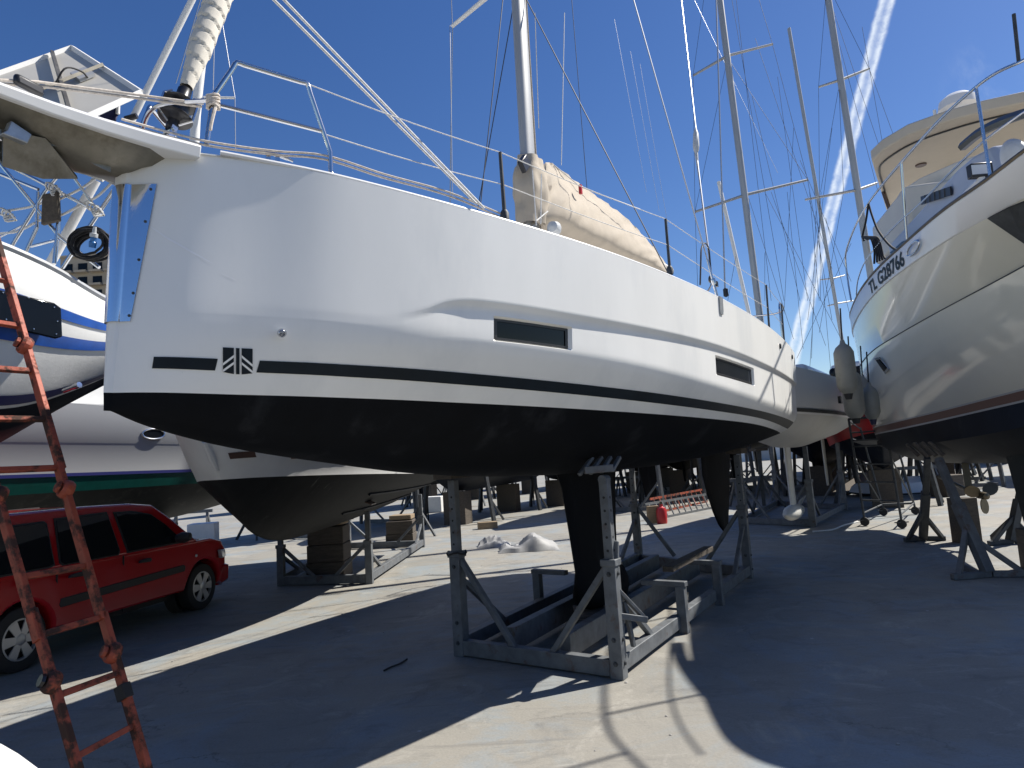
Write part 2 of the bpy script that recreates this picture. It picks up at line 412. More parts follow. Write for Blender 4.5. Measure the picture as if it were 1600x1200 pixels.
def ppx(v):
    w_ = (PM[boat.name] @ Vector(v)) - Vector((0, 0, CAM_H)); k = w_.dot(cF); return 800+FPX*w_.dot(cR)/k, 600-FPX*w_.dot(cU)/k
def t_px(px, z):                          # station whose port skin at height z shows at column px
    a, b = 0.0, L
    for _ in range(40):
        m_ = (a+b)/2; zz_ = z(m_) if callable(z) else z
        if ppx((skx(m_, zz_), -half(m_, zz_), zz_))[0] < px: a = m_
        else: b = m_
    return a
def surf(px, py):                        # station and height of the port skin seen at a photo point
    best = None
    for k in range(120):
        z_ = 2.05+.01*k; t_ = t_px(px, z_); e_ = abs(ppx((skx(t_, z_), -half(t_, z_), z_))[1]-py)
        if best is None or e_ < best[0]: best = (e_, t_, z_)
    return best[1], best[2]
WIN = []
for (c0, c1) in (((769, 484), (896, 506)), ((1117.5, 549.5), (1178.5, 566))):
    zf = lambda t: zcr(t)-.15
    WIN.append((t_px(c0[0], zf), t_px(c1[0], zf)))
WF0, WF1 = .15, .53          # window band as a fraction from the crease down to the stripe
ts = [0, .012, .03, .05, .08, .12, .16, .2, .26, .32, .38, .45, .55, .65, .78, .9]
t = 1.0
while t < L: ts.append(t); t += .09 if t < 3 else .14
ts.append(L)
for (a, b2) in WIN: ts += [a, a+.012, a+.03, b2-.03, b2-.012, b2]
ts = sorted(set(round(q, 4) for q in ts if True))
def inwin(t, f):
    for a, b2 in WIN:
        if a+.02 < t < b2-.02 and WF0+.02 < f < WF1-.02: return True
    return False
def top_rows(t):
    zc_, zsh, zu, zl, zz = zcr(t), zs(t), zsu(t), zsl(t), zw(t)
    rows = []
    for f in [0, .006, .02, .1, .2, .3, .4, .5, .6, .7, .8, .9, .97]: rows.append((zsh+(zc_+.004-zsh)*f, None))
    rows.append((zc_+.004, None)); rows.append((zc_-.004, None)); rows.append((zc_-.02, None)); rows.append((zc_-.038, None))
    for f in [.12, .135, WF0, WF0+.03, .24, .32, .4, WF1-.03, WF1, .56, .59, .62, .65, .68, .71, .74, .78, .84, .93, 1]: rows.append((zc_-.012+(zu-zc_+.012)*f, f))
    for f in [.35, .7, 1]: rows.append((zu+(zl-zu)*f, None))
    for f in [.5, 1]: rows.append((zl+(zz-zl)*f, None))
    return rows
top = MB()
for sgn in (-1, 1):
    rows = []
    cols = []
    for t in ts:
        c_ = []
        for i, (z, f) in enumerate(top_rows(t)):
            b = half(t, z)
            if i == 0: b -= .012
            if sgn == -1 and f is not None and inwin(t, f): b -= .035
            c_.append(Vector((skx(t, z), sgn*b, z)))
        cols.append(c_)
    top.grid(cols, flip=(sgn == 1))
# stem face between the two sides and transom
r0 = top_rows(0)
top.grid([[Vector((skx(0, z)-.028*math.sin(math.pi*k/6), half(0, z)*math.cos(math.pi*k/6), z)) for (z, f) in r0] for k in range(7)])
rL = top_rows(L)
top.grid([[Vector((L, half(L, z)*k, z)) for (z, f) in rL] for k in (-1, -.5, 0, .5, 1)])
hull = obj('hull', top, 'gelcoat', boat, smooth=32)
bot = MB()
for sgn in (-1, 1):
    cols = []
    for t in ts[::1]:
        c_ = []
        for k in range(15):
            u = k/14; z = zw(t)+(zb(t)-zw(t))*(1-(1-u)**1.9) if k < 14 else zb(t)
            c_.append(Vector((t, sgn*half(t, z), z)))
        cols.append(c_)
    bot.grid(cols, flip=(sgn == 1))
def brow(t): return [zw(t)+(zb(t)-zw(t))*(1-(1-k/14)**1.9) for k in range(15)]
bot.grid([[Vector((-.028*math.sin(math.pi*k/6), half(0, z)*math.cos(math.pi*k/6), z)) for z in brow(0)] for k in range(7)])
bot.grid([[Vector((L, half(L, z)*k, z)) for z in brow(L)] for k in (-1, 0, 1)])
obj('hull_bottom', bot, 'antifoul_black', boat, smooth=40)
def hp(t, z, off=.004, sgn=-1):          # point on the port skin, moved outwards
    e = .01; b = half(t, z)
    tx = Vector((2*e, sgn*(half(t+e, z)-half(max(0, t-e), z)), 0)); tz = Vector((0, sgn*(half(t, z+e)-half(t, z-e)), 2*e))
    n = tx.cross(tz).normalized()
    if n.y*sgn < 0: n = -n
    return Vector((skx(t, z), sgn*b, z)) + n*off
def patch(t0, t1, zlo, zhi, off=.004, nt_=24, nz_=5, sgn=-1):
    mb = MB(); mb.grid([[hp(t0+(t1-t0)*i/nt_, zlo(t0+(t1-t0)*i/nt_)+(zhi(t0+(t1-t0)*i/nt_)-zlo(t0+(t1-t0)*i/nt_))*k/nz_, off, sgn) for k in range(nz_+1)] for i in range(nt_+1)]); return mb
def t_of(px, py, z0=2.2):
    t = .3
    for _ in range(60): t = .5*t+.5*max(0, BP(px, py, half(max(0, t), z0)).x)
    return t
zmid = lambda t: (zsl(t)+zsu(t))/2
ta, tb_, tc0, tc1, td = [t_px(q, zmid) for q in (239, 338, 348, 394.5, 403)]
obj('stripe', patch(ta, tb_, zsl, zsu, .0035), 'stripe_dark', boat, label='short front piece of the dark waterline stripe')
obj('stripe', patch(td, L-.05, zsl, zsu, .0035, 90), 'stripe_dark', boat)
obj('stripe', patch(.55, L-.05, zsl, zsu, .0035, 60, 4, 1), 'stripe_dark', boat)
# emblem: dark rounded square with three upright bars and two pairs of slanting strokes
ez0 = lambda t: zsl(t)-.012
ez1 = lambda t: zsu(t)+.052
def eme(u0, v0, u1, v1, u2, v2, u3, v3, off):
    mb = MB(); pts = []
    def q(u, v):
        t = tc0+(tc1-tc0)*u; z_ = ez0(t)+(ez1(t)-ez0(t))*v; return hp(t_px(348+46.5*u, z_), z_, off)
    rows = []
    for i in range(5):
        s_ = i/4; rows.append([q(u0+(u1-u0)*s_ + (u3+(u2-u3)*s_ - u0-(u1-u0)*s_)*k/4, v0+(v1-v0)*s_ + (v3+(v2-v3)*s_ - v0-(v1-v0)*s_)*k/4) for k in range(5)])
    return mb.grid(rows)
em = MB()
for a in [(.0, .06, .37, .0, .37, 1, .0, 1), (.44, 0, .56, 0, .56, 1, .44, 1), (.63, 0, 1, .06, 1, 1, .63, 1)]:
    q = eme(*a, .0035); em.add(q.v, q.f)
emb = obj('emblem', em, 'stripe_dark', boat, label='dark square emblem of upright bars and slanting strokes')
es = MB()
for v in (.0, .26):
    q = eme(0, .06+v*.95, .37, .38+v, .37, .48+v, 0, .16+v*.95, .0055); es.add(q.v, q.f)
    q = eme(.63, .38+v, 1, .06+v*.95, 1, .16+v*.95, .63, .48+v, .0055); es.add(q.v, q.f)
obj('slanting_stroke', es, 'gelcoat', emb)
# hull windows (sunk in the skin)
for (a, b2) in WIN:
    zlo = lambda t: zcr(t)-.012+(zsu(t)-zcr(t)+.012)*(WF1-.03)
    zhi = lambda t: zcr(t)-.012+(zsu(t)-zcr(t)+.012)*(WF0+.03)
    gl = obj('hull_window', patch(a+.03, b2-.03, zlo, zhi, -.028, 12, 3), 'glass_dark', boat)
    fr = MB(); n_ = 14
    for (zz0, zz1, s0, s1) in ((0, .12, a+.03, b2-.03), (.88, 1, a+.03, b2-.03), (.12, .88, a+.03, a+.055), (.12, .88, b2-.055, b2-.03)):
        q = patch(s0, s1, lambda t: zlo(t)+(zhi(t)-zlo(t))*zz0, lambda t: zlo(t)+(zhi(t)-zlo(t))*zz1, -.022, n_, 1); fr.add(q.v, q.f)
    obj('window_frame', fr, 'window_rim', gl)
# deck and toe rail
dk = MB(); dk.grid([[Vector((t, k*(half(t, zs(t))-.02), zs(t)-.012+.05*(1-k*k)*min(1, t))) for k in (-1, -.6, -.2, .2, .6, 1)] for t in ts[3::3]+[L]])
obj('deck', dk, 'gelcoat_clean', boat)
for sgn in (-1, 1):
    tr = MB(); tr.tube([Vector((t, sgn*(half(t, zs(t))-.014), zs(t)+.004)) for t in ts if .3 < t], .011, 6)
    obj('toe_rail', tr, 'gelcoat_clean', boat)
ch = MB()
ch.grid([[Vector((t, k*w_, zs(t)+.03+h_)) for (k, w_, h_) in ((-1, .95*f, 0), (-1, .82*f, .2*g_), (-.5, .8*f, .26*g_), (.5, .8*f, .26*g_), (1, .82*f, .2*g_), (1, .95*f, 0))] for t, f, g_ in ((2.9, .25, .05), (3.2, .6, .5), (3.7, .8, .9), (4.6, .95, 1), (5.8, 1, 1), (6.3, 1, .95), (6.35, .98, .0))])
obj('coachroof', ch, 'gelcoat_clean', boat, smooth=50)
# keel and rudder
kl = MB()
def foil(t0, t1, z, th): return [Vector((t0+(t1-t0)*u, s_*th*(2.6*math.sqrt(u)*(1-u)**.8+.01), z)) for (u, s_) in [(0, 1), (.03, 1), (.1, 1), (.25, 1), (.45, 1), (.7, 1), (1, 1), (.7, -1), (.45, -1), (.25, -1), (.1, -1), (.03, -1)]]
rows = []
for z, a, b2, th in ((1.75, 4.18, 5.75, .085), (1.58, 4.24, 5.72, .075), (1.45, 4.32, 5.68, .062), (1.0, 4.42, 5.6, .058), (.62, 4.5, 5.56, .06), (.48, 4.5, 5.75, .12), (.36, 4.52, 5.85, .17), (.27, 4.6, 5.85, .15), (.225, 4.75, 5.75, .06)): rows.append(foil(a, b2, z, th))
kl.grid(rows, close=True); kl.f.append([len(kl.v)-12+i for i in range(12)]); kl.mi.append(0)
obj('keel', kl, 'antifoul_black', boat, smooth=60)
rd = MB(); rows = []
for py, x0, x1 in ((700, 1094, 1141), (742, 1097, 1141), (770, 1104, 1141), (800, 1114, 1140), (820, 1123, 1139), (830, 1131, 1138)):
    a, b2 = BP(x0, py, .32), BP(x1, py, .32); q = foil(a.x, b2.x, a.z, .03); rows.append([Vector((v.x, v.y-.32, v.z)) for v in q])
rd.grid(rows, close=True); rd.f.append([len(rd.v)-12+i for i in range(12)]); rd.mi.append(0)
obj('rudder', rd, 'antifoul_black', boat, smooth=60)
# drain outlet with its button
tk = t_px(438, 2.4); pk = hp(tk, BP(438, 520, half(tk, 2.4)).z, 0); nk = (hp(tk, pk.z, .02)-pk).normalized()
kb = MB(); kb.lathe([(0, .05), (.014, .048), (.021, .04), (.022, .03), (.014, .02), (.012, 0)], pk, nk, 14)
obj('hull_outlet', kb, 'stainless', boat, smooth=40)
# mirror-bright steel guard wrapped round the stem
gd = MB(); rows = []
for i in range(13):
    f = i/12; z = 3.075+(2.44-3.075)*f; tmax = .07-.045*f; r = []
    for k in range(-20, 21):
        u = abs(k)/20; sg = -1 if k > 0 else 1
        if u < .34: a_ = u/.34*math.pi/2; r.append(Vector((skx(0, z)-.038*math.cos(a_), sg*(half(0, z)+.009)*math.sin(a_), z)))
        else: tt_ = tmax*((u-.34)/.66)**1.2; r.append(Vector((skx(tt_, z)-.002, sg*(half(tt_, z)+.009), z)))
    rows.append(r)
gd.grid(rows); gd_o = obj('stem_guard', gd, 'stainless_plate', boat, smooth=80, label='bright steel guard plate wrapped round the stem')
scw = MB()
for f in (.04, .28, .56, .8, .96):
    z = 3.075-.635*f; tm = (.07-.045*f)*.8; scw.lathe([(0, .004), (.006, .003), (.007, 0)], Vector((skx(tm, z)-.002, -(half(tm, z)+.010), z)), (-.5, -.8, 0), 8)
obj('screw', scw, 'steel_dark', gd_o)
# bowsprit: white deep-sided beam running forward over the anchor
sp = MB()
def spr(t, w_, zt, zb_): return [Vector((t, -w_, zb_)), Vector((t, -w_-.012, zt-.01)), Vector((t, -w_+.012, zt+.006)), Vector((t, w_-.012, zt+.006)), Vector((t, w_+.012, zt-.01)), Vector((t, w_, zb_))]
A_, B_, C_, D_ = BP(313, 226, .30), BP(312, 247, .30), BP(0, 128, .17), BP(0, 148, .17)
secs = []
for k in (-.75, 0, .25, .5, .75, 1):       # 0 at the frame edge, 1 at the hull
    t = C_.x+(A_.x-C_.x)*k; secs.append(spr(t, .17+.13*max(0, k)**2, C_.z+(A_.z-C_.z)*k, D_.z+(B_.z-D_.z)*k))
sp.grid(secs, close=True); sp.f += [[0, 1, 2, 3, 4, 5], [len(sp.v)-1-i for i in range(6)]]; sp.mi += [0, 0]
spo = obj('bowsprit', sp, 'gelcoat_clean', boat, bevel=.006)
ub = MB()      # grubby steel trough under the sprit
rows = []
for k in (-.75, 0, .25, .5, .75, .97):
    t = C_.x+(A_.x-C_.x)*k; w_ = .15+.12*max(0, k)**2; zb_ = D_.z+(B_.z-D_.z)*k; dp = itp(k, [-.75, 0, .4, .6, .8, .97], [.03, .05, .1, .12, .06, .0])
    rows.append([Vector((t, -w_, zb_+.004)), Vector((t, -w_*.55, zb_-dp*.75)), Vector((t, 0, zb_-dp)), Vector((t, w_*.55, zb_-dp*.75)), Vector((t, w_, zb_+.004))])
ub.grid(rows); obj('sprit_trough', ub, 'stainless_dirty', spo, smooth=50)
# V bracket of the roller coming down to the stem
br = MB()
for b in (.065, -.065):
    p = [BP(x, y, b) for (x, y) in ((60, 205), (112, 214), (140, 230), (163, 250), (172, 258), (172, 270), (150, 260), (126, 246), (100, 232), (58, 224))]
    for q in p: q.y = -b
    br.plate(p, .012)
obj('roller_bracket', br, 'stainless_dirty', boat, smooth=20)
rl = MB(); q = BP(62, 214, 0); rl.lathe([(0, -.05), (.035, -.05), (.022, 0), (.035, .05), (0, .05)], (q.x, 0, q.z), (0, 1, 0), 16); obj('roller', rl, 'grey_light', boat)
# anchor hanging from the roller
an = MB()
p0, p1 = BP(-60, 150, .0), BP(60, 240, .0); p0.y = p1.y = 0
an.bar(p0, p1, .03, .09)
anc = obj('anchor', an, 'galvanised', boat, bevel=.004, label='galvanised anchor with pointed fluke under the bowsprit')
fk = MB(); pts = [BP(*q, .02) for q in ((-10, 214), (10, 212), (58, 226), (121, 277), (66, 266), (4, 246))]
for i, q in enumerate(pts): q.y = -.02
tip = pts[3]; 
fk.add([pts[0]+Vector((0, -.07, .01)), pts[2]+Vector((0, -.06, .01)), tip, pts[4]+Vector((0, 0, -.03)), pts[5]+Vector((0, 0, -.03)), pts[0]+Vector((0, .07, .01)), pts[2]+Vector((0, .06, .01))], [(0, 1, 3, 4), (1, 2, 3), (5, 4, 3, 6), (6, 3, 2)])
obj('fluke', fk, 'stainless_dirty', anc, solid=.014, smooth=20)
ab = MB(); pts = [BP(*q, .09) for q in ((8, 205), (14, 190), (47, 212), (40, 226), (0, 210))]
for q in pts: q.y = -.09
ab.plate(pts, .035); obj('anchor_stock', ab, 'galvanised', anc, bevel=.004)

# furler drum and furled headsail
FT = BP(277, 175, 0); FT.y = 0
mast_b = BP(829, 345, 0); MTX = mast_b.x
head = Vector((MTX+.25, 0, 15.6))
fd_ = (head-FT).normalized()
def fs(h): return FT + fd_*h
fu = MB()
fu.lathe([(.0, -.05), (.028, -.05), (.03, .0), (.05, .01), (.078, .014), (.084, .022), (.078, .03), (.05, .034), (.046, .06), (.05, .1), (.075, .106), (.082, .113), (.075, .12), (.045, .125), (.034, .14), (.034, .2), (.024, .21)], fs(-.06), fd_, 24)
fr_o = obj('furler_drum', fu, 'black_plastic', boat, smooth=40)
gm = MB()
for k in range(3):
    a = k*2.1; x = fd_.cross(Vector((0, 1, 0))).normalized(); y = fd_.cross(x); r = (x*math.cos(a)+y*math.sin(a))
    gm.tube([fs(-.08)+r*.03, fs(-.05)+r*.09, fs(.05)+r*.09, fs(.09)+r*.06], .006, 6)
obj('drum_guard', gm, 'stainless', fr_o)
tg = MB(); tg.bar(fs(-.22)+Vector((0, .025, 0)), fs(-.1)+Vector((0, .025, 0)), .012, .03); tg.bar(fs(-.22)-Vector((0, .025, 0)), fs(-.1)-Vector((0, .025, 0)), .012, .03); tg.lathe([(0, -.04), (.012, -.04), (.012, .04), (0, .04)], fs(-.12), (0, 1, 0), 10)
obj('stay_toggle', tg, 'stainless', fr_o)
fsail = MB(); n_ = 40; rows = []
x = fd_.cross(Vector((0, 1, 0))).normalized(); y = fd_.cross(x)
for i in range(520):
    h = .16+i*.0095; r0 = .03+.022*min(1, (h-.16)/.25)+.03*min(1, max(0, h-.3)/1.2); row = []
    for k in range(n_):
        a = 2*math.pi*k/n_; ph = (a/(2*math.pi) + h*11.5) % 1.0
        r = r0*(1+.10*(1-ph)-.12*(1 if ph > .94 else 0)) * (1+.05*noise.noise(Vector((math.cos(a)*2, math.sin(a)*2, h*6))))
        row.append(fs(h)+(x*math.cos(a)+y*math.sin(a))*r)
    rows.append(row)
fsail.grid(rows, close=True); obj('furled_headsail', fsail, 'sail', boat, smooth=60)
fst = MB(); fst.tube([fs(5.0), head], .012, 6); obj('forestay', fst, 'wire', boat)

# pulpit, stanchions, lifelines
def on_sheer(px, py):                     # photo point near the sheer -> t
    t = .4
    for _ in range(60): t = .5*t+.5*max(.05, BP(px, py, half(max(.05, t), 3.1)-.05).x)
    return t
def BS(px, py, t0=None, inset=.05):
    t = .4
    for _ in range(60): t = .5*t+.5*max(.02, BP(px, py, max(.02, half(max(.02, t), 3.1)-inset)).x)
    return BP(px, py, half(t, 3.1)-inset)
pb = BS(323, 226); pt1 = BS(334, 150); pt2 = BS(370, 98); pt3 = BS(480, 131); pt4 = BS(516, 238); pt5 = BS(517, 272)
def mir(v): return Vector((v.x, -v.y, v.z))
for s_ in (0, 1):
    f = (lambda q: q) if s_ == 0 else mir
    pp = MB(); pp.tube([f(q) for q in [pb, pb.lerp(pt1, .5), pt1] + spline([pt1, pt1.lerp(pt2, .8), pt2, pt2.lerp(pt3, .1)], 12)[1:] + spline([pt2.lerp(pt3, .2), pt2.lerp(pt3, .9), pt3, pt3.lerp(pt4, .12)], 12) + [pt4.lerp(pt3, .1), pt4, pt5]], .0125, 10)
    po = obj('pulpit', pp, 'stainless', boat, smooth=60)
    pr_ = MB(); pr_.tube([f(BS(338, 163)), f(BS(502, 205))], .011, 8); pr_.lathe([(.02, 0), (.02, .015), (.013, .03)], f(pt5)-Vector((0, 0, .02)), (0, 0, 1), 10)
    obj('pulpit_rail', pr_, 'stainless', po)
fk_ = MB(); q0 = pt1+Vector((0, 0, -.02)); fk_.tube(spline([q0, Vector((q0.x-.1, 0, q0.z+.02)), mir(q0)], 14), .011, 8); obj('pulpit_front_rail', fk_, 'stainless', boat)
stl = []
for (b_, t_) in (((789, 343), (781, 238)), ((1047, 427), (1040, 342))):
    a, c = BS(*b_), BS(*t_); c.y = a.y; stl.append((a, c))
for sgn in (1, -1):
    prev_u, prev_l = pt3, BS(508, 210)
    for a, c in stl+[(Vector((7.2, -1.55, 3.1)), Vector((7.2, -1.57, 3.7))), (Vector((8.6, -1.5, 3.1)), Vector((8.6, -1.52, 3.7)))]:
        f = (lambda q: q) if sgn == 1 else mir
        stn = MB(); stn.tube([f(a-Vector((0, 0, .02))), f(c)], [.0135, .011], 10); stn.lathe([(.028, 0), (.028, .05), (.016, .07)], f(a-Vector((0, 0, .01))), (0, 0, 1), 10)
        obj('stanchion', stn, 'steel_dark' if sgn == 1 else 'stainless', boat)
        for (p, q) in ((prev_u, c), (prev_l, a.lerp(c, .52))):
            ll = MB(); ll.tube([f(p.lerp(q, k/6)+Vector((0, 0, -.012*math.sin(math.pi*k/6)))) for k in range(7)], .0032, 5); obj('lifeline', ll, 'rope_white', boat)
        prev_u, prev_l = c, a.lerp(c, .52)
# stern rail
sr = MB()
for sgn in (-1, 1):
    sr.tube(spline([(8.5, sgn*1.5, 3.1), (8.5, sgn*1.5, 3.6), (8.6, sgn*1.5, 3.72), (9.2, sgn*1.45, 3.72), (9.28, sgn*1.3, 3.7), (9.28, sgn*.8, 3.7), (9.3, sgn*.7, 3.55), (9.3, sgn*.7, 3.1)], 40), .0125, 8); sr.tube([(9.25, sgn*1.4, 3.7), (9.25, sgn*1.4, 3.1)], .0125, 8)
obj('stern_rail', sr, 'stainless', boat)
# deck cleat, drawn lines along the rail
cl_ = MB(); q = BS(425, 250, inset=.1)
ca, cb = BS(392, 236, inset=.08), BS(458, 252, inset=.08)
cl_.tube(spline([ca, ca.lerp(cb, .3)+Vector((0, 0, .012)), ca.lerp(cb, .7)+Vector((0, 0, .012)), cb], 12), [.007]*2+[.011]*8+[.007]*2, 8); cl_.bar(ca.lerp(cb, .4)+Vector((0, 0, .01)), ca.lerp(cb, .4)-Vector((0, 0, .05)), .02, .02); cl_.bar(ca.lerp(cb, .62)+Vector((0, 0, .01)), ca.lerp(cb, .62)-Vector((0, 0, .05)), .02, .02)
obj('cleat', cl_, 'stainless', boat, smooth=50)
rp = MB()
for k, (dy, dz) in enumerate(((0, 0), (.012, -.012))):
    pts = [BP(0, 125, .1), BP(60, 128, .1), BP(200, 146, .06), BP(318, 162, .2)]
    rp.tube([q+Vector((0, dy, dz)) for q in pts], .006, 6)
    pts = [BS(200, 188, inset=.1) if False else BP(190, 186, .12), BP(262, 206, .15), BS(330, 222, inset=.03), BS(430, 236, inset=.05), BS(508, 243, inset=.05), BS(600, 272, inset=.05), BS(700, 300, inset=.05), BS(785, 335, inset=.06)]
    rp.tube([q+Vector((0, dy, dz*1.3)) for q in spline(pts, 40)], .0055, 6)
obj('furling_line', rp, 'rope_pale', boat)
kn = MB(); q = BS(333, 158)
for k in range(5): 
    a = [q+Vector((.026*math.cos(u), .026*math.sin(u), -.03+k*.013+.006*math.sin(u*2+k))) for u in [2*math.pi*i/14 for i in range(14)]]; kn.tube(a, .0075, 6, closed=True)
kn.tube(spline([q+Vector((0, -.02, -.03)), q+Vector((-.02, -.03, -.08)), q+Vector((-.035, -.03, -.14)), q+Vector((-.04, -.03, -.17))], 10), .0075, 6)
obj('rope_knot', kn, 'rope_pale', boat)
# blocks at the sprit
bk = MB(); q = BP(45, 134, .1); bk.box(q, (.12, .03, .045), .25)
obj('block', bk, 'black_plastic', boat, bevel=.012)
# mast, spreaders, boom, sail cover, standing rigging
mz = lambda h: Vector((MTX+.25*(h-3.2)/12.4, 0, h))
ms = MB(); rows = []
for h in (3.1, 5, 8, 12, 15.8):
    c = mz(h); rows.append([c+Vector((.105*math.cos(a)*(1.0), .06*math.sin(a), 0)) for a in [2*math.pi*k/18 for k in range(18)]])
ms.grid(rows, close=True); mast = obj('mast', ms, 'aluminium', boat, smooth=50)
tkk = MB()
for k, (dx, dy) in enumerate(((.125, -.012), (.13, .01), (.112, -.035), (.09, -.055))): tkk.tube([mz(3.2)+Vector((dx, dy, 0)), mz(6)+Vector((dx, dy*.8, 0)), mz(15)+Vector((dx*.9, dy*.6, 0))], .007, 6)
obj('halyard', tkk, 'rope_pale', mast)
SPR_H = BP(740, -2, 0).z
st_tip = at(702, 39, 1)   # direction only
def tip_at(h, sgn): 
    return mz(h) + Vector((.28, sgn*1.0, -.03))
hs = 6.9
# pick the height so that the far spreader tip lands on the photo's tip
best = min([q*.02 for q in range(250, 500)], key=lambda h: abs((lambda w: 600-FPX*(w.dot(cU))/(w.dot(cF)))((PM[boat.name] @ tip_at(h, 1))-Vector((0, 0, CAM_H)))-40))
hs = best
for h in (hs, hs+3.9):
    for sgn in (-1, 1):
        q = MB(); a = mz(h)+Vector((0, sgn*.04, 0)); q.tube([a, tip_at(h, sgn)], [.03, .022], 10); obj('spreader', q, 'mast_white', boat)
chp = {-1: None, 1: None}
cpl = BP(1118, 452, 1.52); CT = cpl.x
for sgn in (-1, 1):
    base = Vector((CT, sgn*(half(CT, 3.1)-.02), 3.14)); tip = tip_at(hs, sgn); tip2 = tip_at(hs+3.9, sgn)
    q = MB(); q.tube([base, tip], .0065, 6); q.tube([tip, tip2, mz(15.4)], .0055, 6); obj('cap_shroud', q, 'wire', boat)
    q = MB(); q.tube([Vector((CT-.25, sgn*(half(CT, 3.1)-.3), 3.14)), mz(hs-.1)], .0055, 6); obj('lower_shroud', q, 'wire_dark', boat)
    q = MB(); pz = 3.06; bx = [hp(CT-.045, 3.12, .006, sgn), hp(CT+.05, 3.12, .006, sgn), hp(CT+.05, 2.99, .006, sgn), hp(CT+.035, 2.955, .006, sgn), hp(CT-.035, 2.955, .006, sgn), hp(CT-.045, 2.99, .006, sgn)]
    q.plate(bx, .01); obj('chainplate', q, 'galvanised', boat, smooth=20)
    q = MB(); q.tube([base-Vector((0, 0, .05)), base+(tip-base).normalized()*.35], [.014, .011], 8); q.lathe([(.02, 0), (.024, .03), (.02, .06)], base+(tip-base).normalized()*.1, tip-base, 10); obj('turnbuckle', q, 'stainless', boat)
# second stay and hose loop at the port chainplate
q = MB(); a = BP(1113, 440, 1.45); b = BP(1088, 240, 1.3); c = BP(1087, 200, 1.3); e = BP(1064, -5, 1.1)
q.tube([a, b], .009, 6); q.tube([c, e], .007, 6); st2 = obj('backstay_tackle', q, 'wire', boat)
q = MB(); q.tube([b, b.lerp(c, .15), b.lerp(c, .3), b.lerp(c, .75), c], [.012, .03, .036, .03, .008], 10); q.tube([BP(1092, 275, 1.32), b], [.008, .018], 8); obj('tackle_block', q, 'vinyl', st2)
q = MB(); q.tube(spline([BP(*v, 1.45) for v in ((1094, 445), (1095, 410), (1096, 388), (1101, 380), (1107, 388), (1110, 415), (1112, 440), (1108, 452), (1104, 456))], 40), .008, 6); obj('hose_loop', q, 'black_plastic', boat)
q = MB(); q.lathe([(.03, 0), (.04, .012), (.03, .024)], BP(1112, 436, 1.47), (0, 1, .2), 16); q.box(BP(1119, 444, 1.47), (.05, .03, .05)); obj('shackle', q, 'black_plastic', boat)
# jib sheets
q = MB()
for k, (a, b) in enumerate((((744, 318), (424, -4)), ((757, 326), (440, -4)))):
    A1 = BP(*a, .95); B1 = BP(*b, .35); q.tube([A1, B1], .0075, 6)
obj('jib_sheet', q, 'rope_white', boat)
# forward thin stays
for (a, b) in (((318, 700), (1, 1)),): pass
for (p0, p1, b0, m_) in (((707, 312), (703, 40), -.9, 'wire'), ((751, 318), (786, -4), .3, 'wire_dark'), ((877, 258), (882, 20), 0, 'rope_white'), ((836, 20), (842, 200), .05, 'rope_white'), ((920, 330), (893, -4), -.5, 'wire_dark')):
    q = MB(); q.tube([BP(*p0, b0), BP(*p1, b0)], .0045, 5); obj('stay', q, m_, boat)
boom0 = BP(838, 318, 0); boom1 = BP(1046, 424, 0); boom0.y = boom1.y = 0
q = MB(); q.tube([boom0, boom1], .07, 14); obj('boom', q, 'aluminium', boat)
# sail cover
cv = MB(); rows = []
top_px = [(852, 254), (862, 255), (885, 272), (930, 305), (980, 342), (1020, 385), (1046, 419)]
bot_px = [(846, 352), (850, 345), (870, 352), (920, 375), (980, 402), (1020, 414), (1046, 428)]
tops = spline([BP(*q, 0) for q in top_px], 46); bots = spline([BP(*q, .16) for q in bot_px], 46)
for i in range(46):
    a, b = tops[i], bots[i]; u = i/45; hgt = a.z-b.z; wd = .05+.30*min(1, u*6+.25)*hgt/.8+.05
    row = []
    prof = [(0, .0), (.12, .16), (.3, .45), (.5, .75), (.7, .98), (.86, 1), (.96, .75), (1, .2)]
    M_ = 22
    for k in range(-M_, M_+1):
        f = abs(k)/M_; sg = -1 if k > 0 else 1
        wv = itp(f, [p[0] for p in prof], [p[1] for p in prof])*wd*.55
        n1 = noise.noise(Vector((u*26+f*5, f*2.2, 3*sg)))*.022 + .02*math.sin(u*70+f*9+2*noise.noise(Vector((u*8, f*2, sg))))*math.exp(-u*2.2)*(1-abs(f-.5))
        row.append(Vector((a.x+(b.x-a.x)*f, sg*(wv+n1), a.z-hgt*f+.012*noise.noise(Vector((u*20, 1, f*3))))))
    rows.append(row)
cv.grid(rows, close=True); n_ = len(rows[0]); cv.f.append(list(range(n_))); cv.mi.append(0)
sco = obj('sail_cover', cv, 'canvas', boat, smooth=60)
cf = MB(); rows = []       # front of the cover wrapped round the mast
for i in range(22):
    f = i/21; z = BP(829, 251, 0).z*(1-f)+BP(829, 352, 0).z*f; row = []
    for k in range(28):
        a = 2*math.pi*k/28; r = .13+.012*math.sin(5*a+3*f)+.02*noise.noise(Vector((math.cos(a)*2, math.sin(a)*2, f*5)))+.03*math.sin(f*3.1)
        if f < .16: r *= .9
        row.append(mz(z)+Vector((.02+r*1.25*math.cos(a), r*.95*math.sin(a), 0)))
    rows.append([row[k] for k in range(3, 26)])
cf.grid(rows); obj('cover_front', cf, 'canvas', sco, smooth=70)
cb_ = MB(); cb_.bar(BP(815, 262, .08), BP(823, 250, .08), .05, .12); obj('mast_bracket', cb_, 'black_plastic', sco, bevel=.01)
lz = MB()
for (a, b) in (((846, 272), (845, 350)), ((832, 266), (838, 352)), ((856, 330), (838, 345))): lz.tube([BP(*a, .2), BP(*b, .2)], .006, 6)
obj('cover_lacing', lz, 'rope_white', sco)
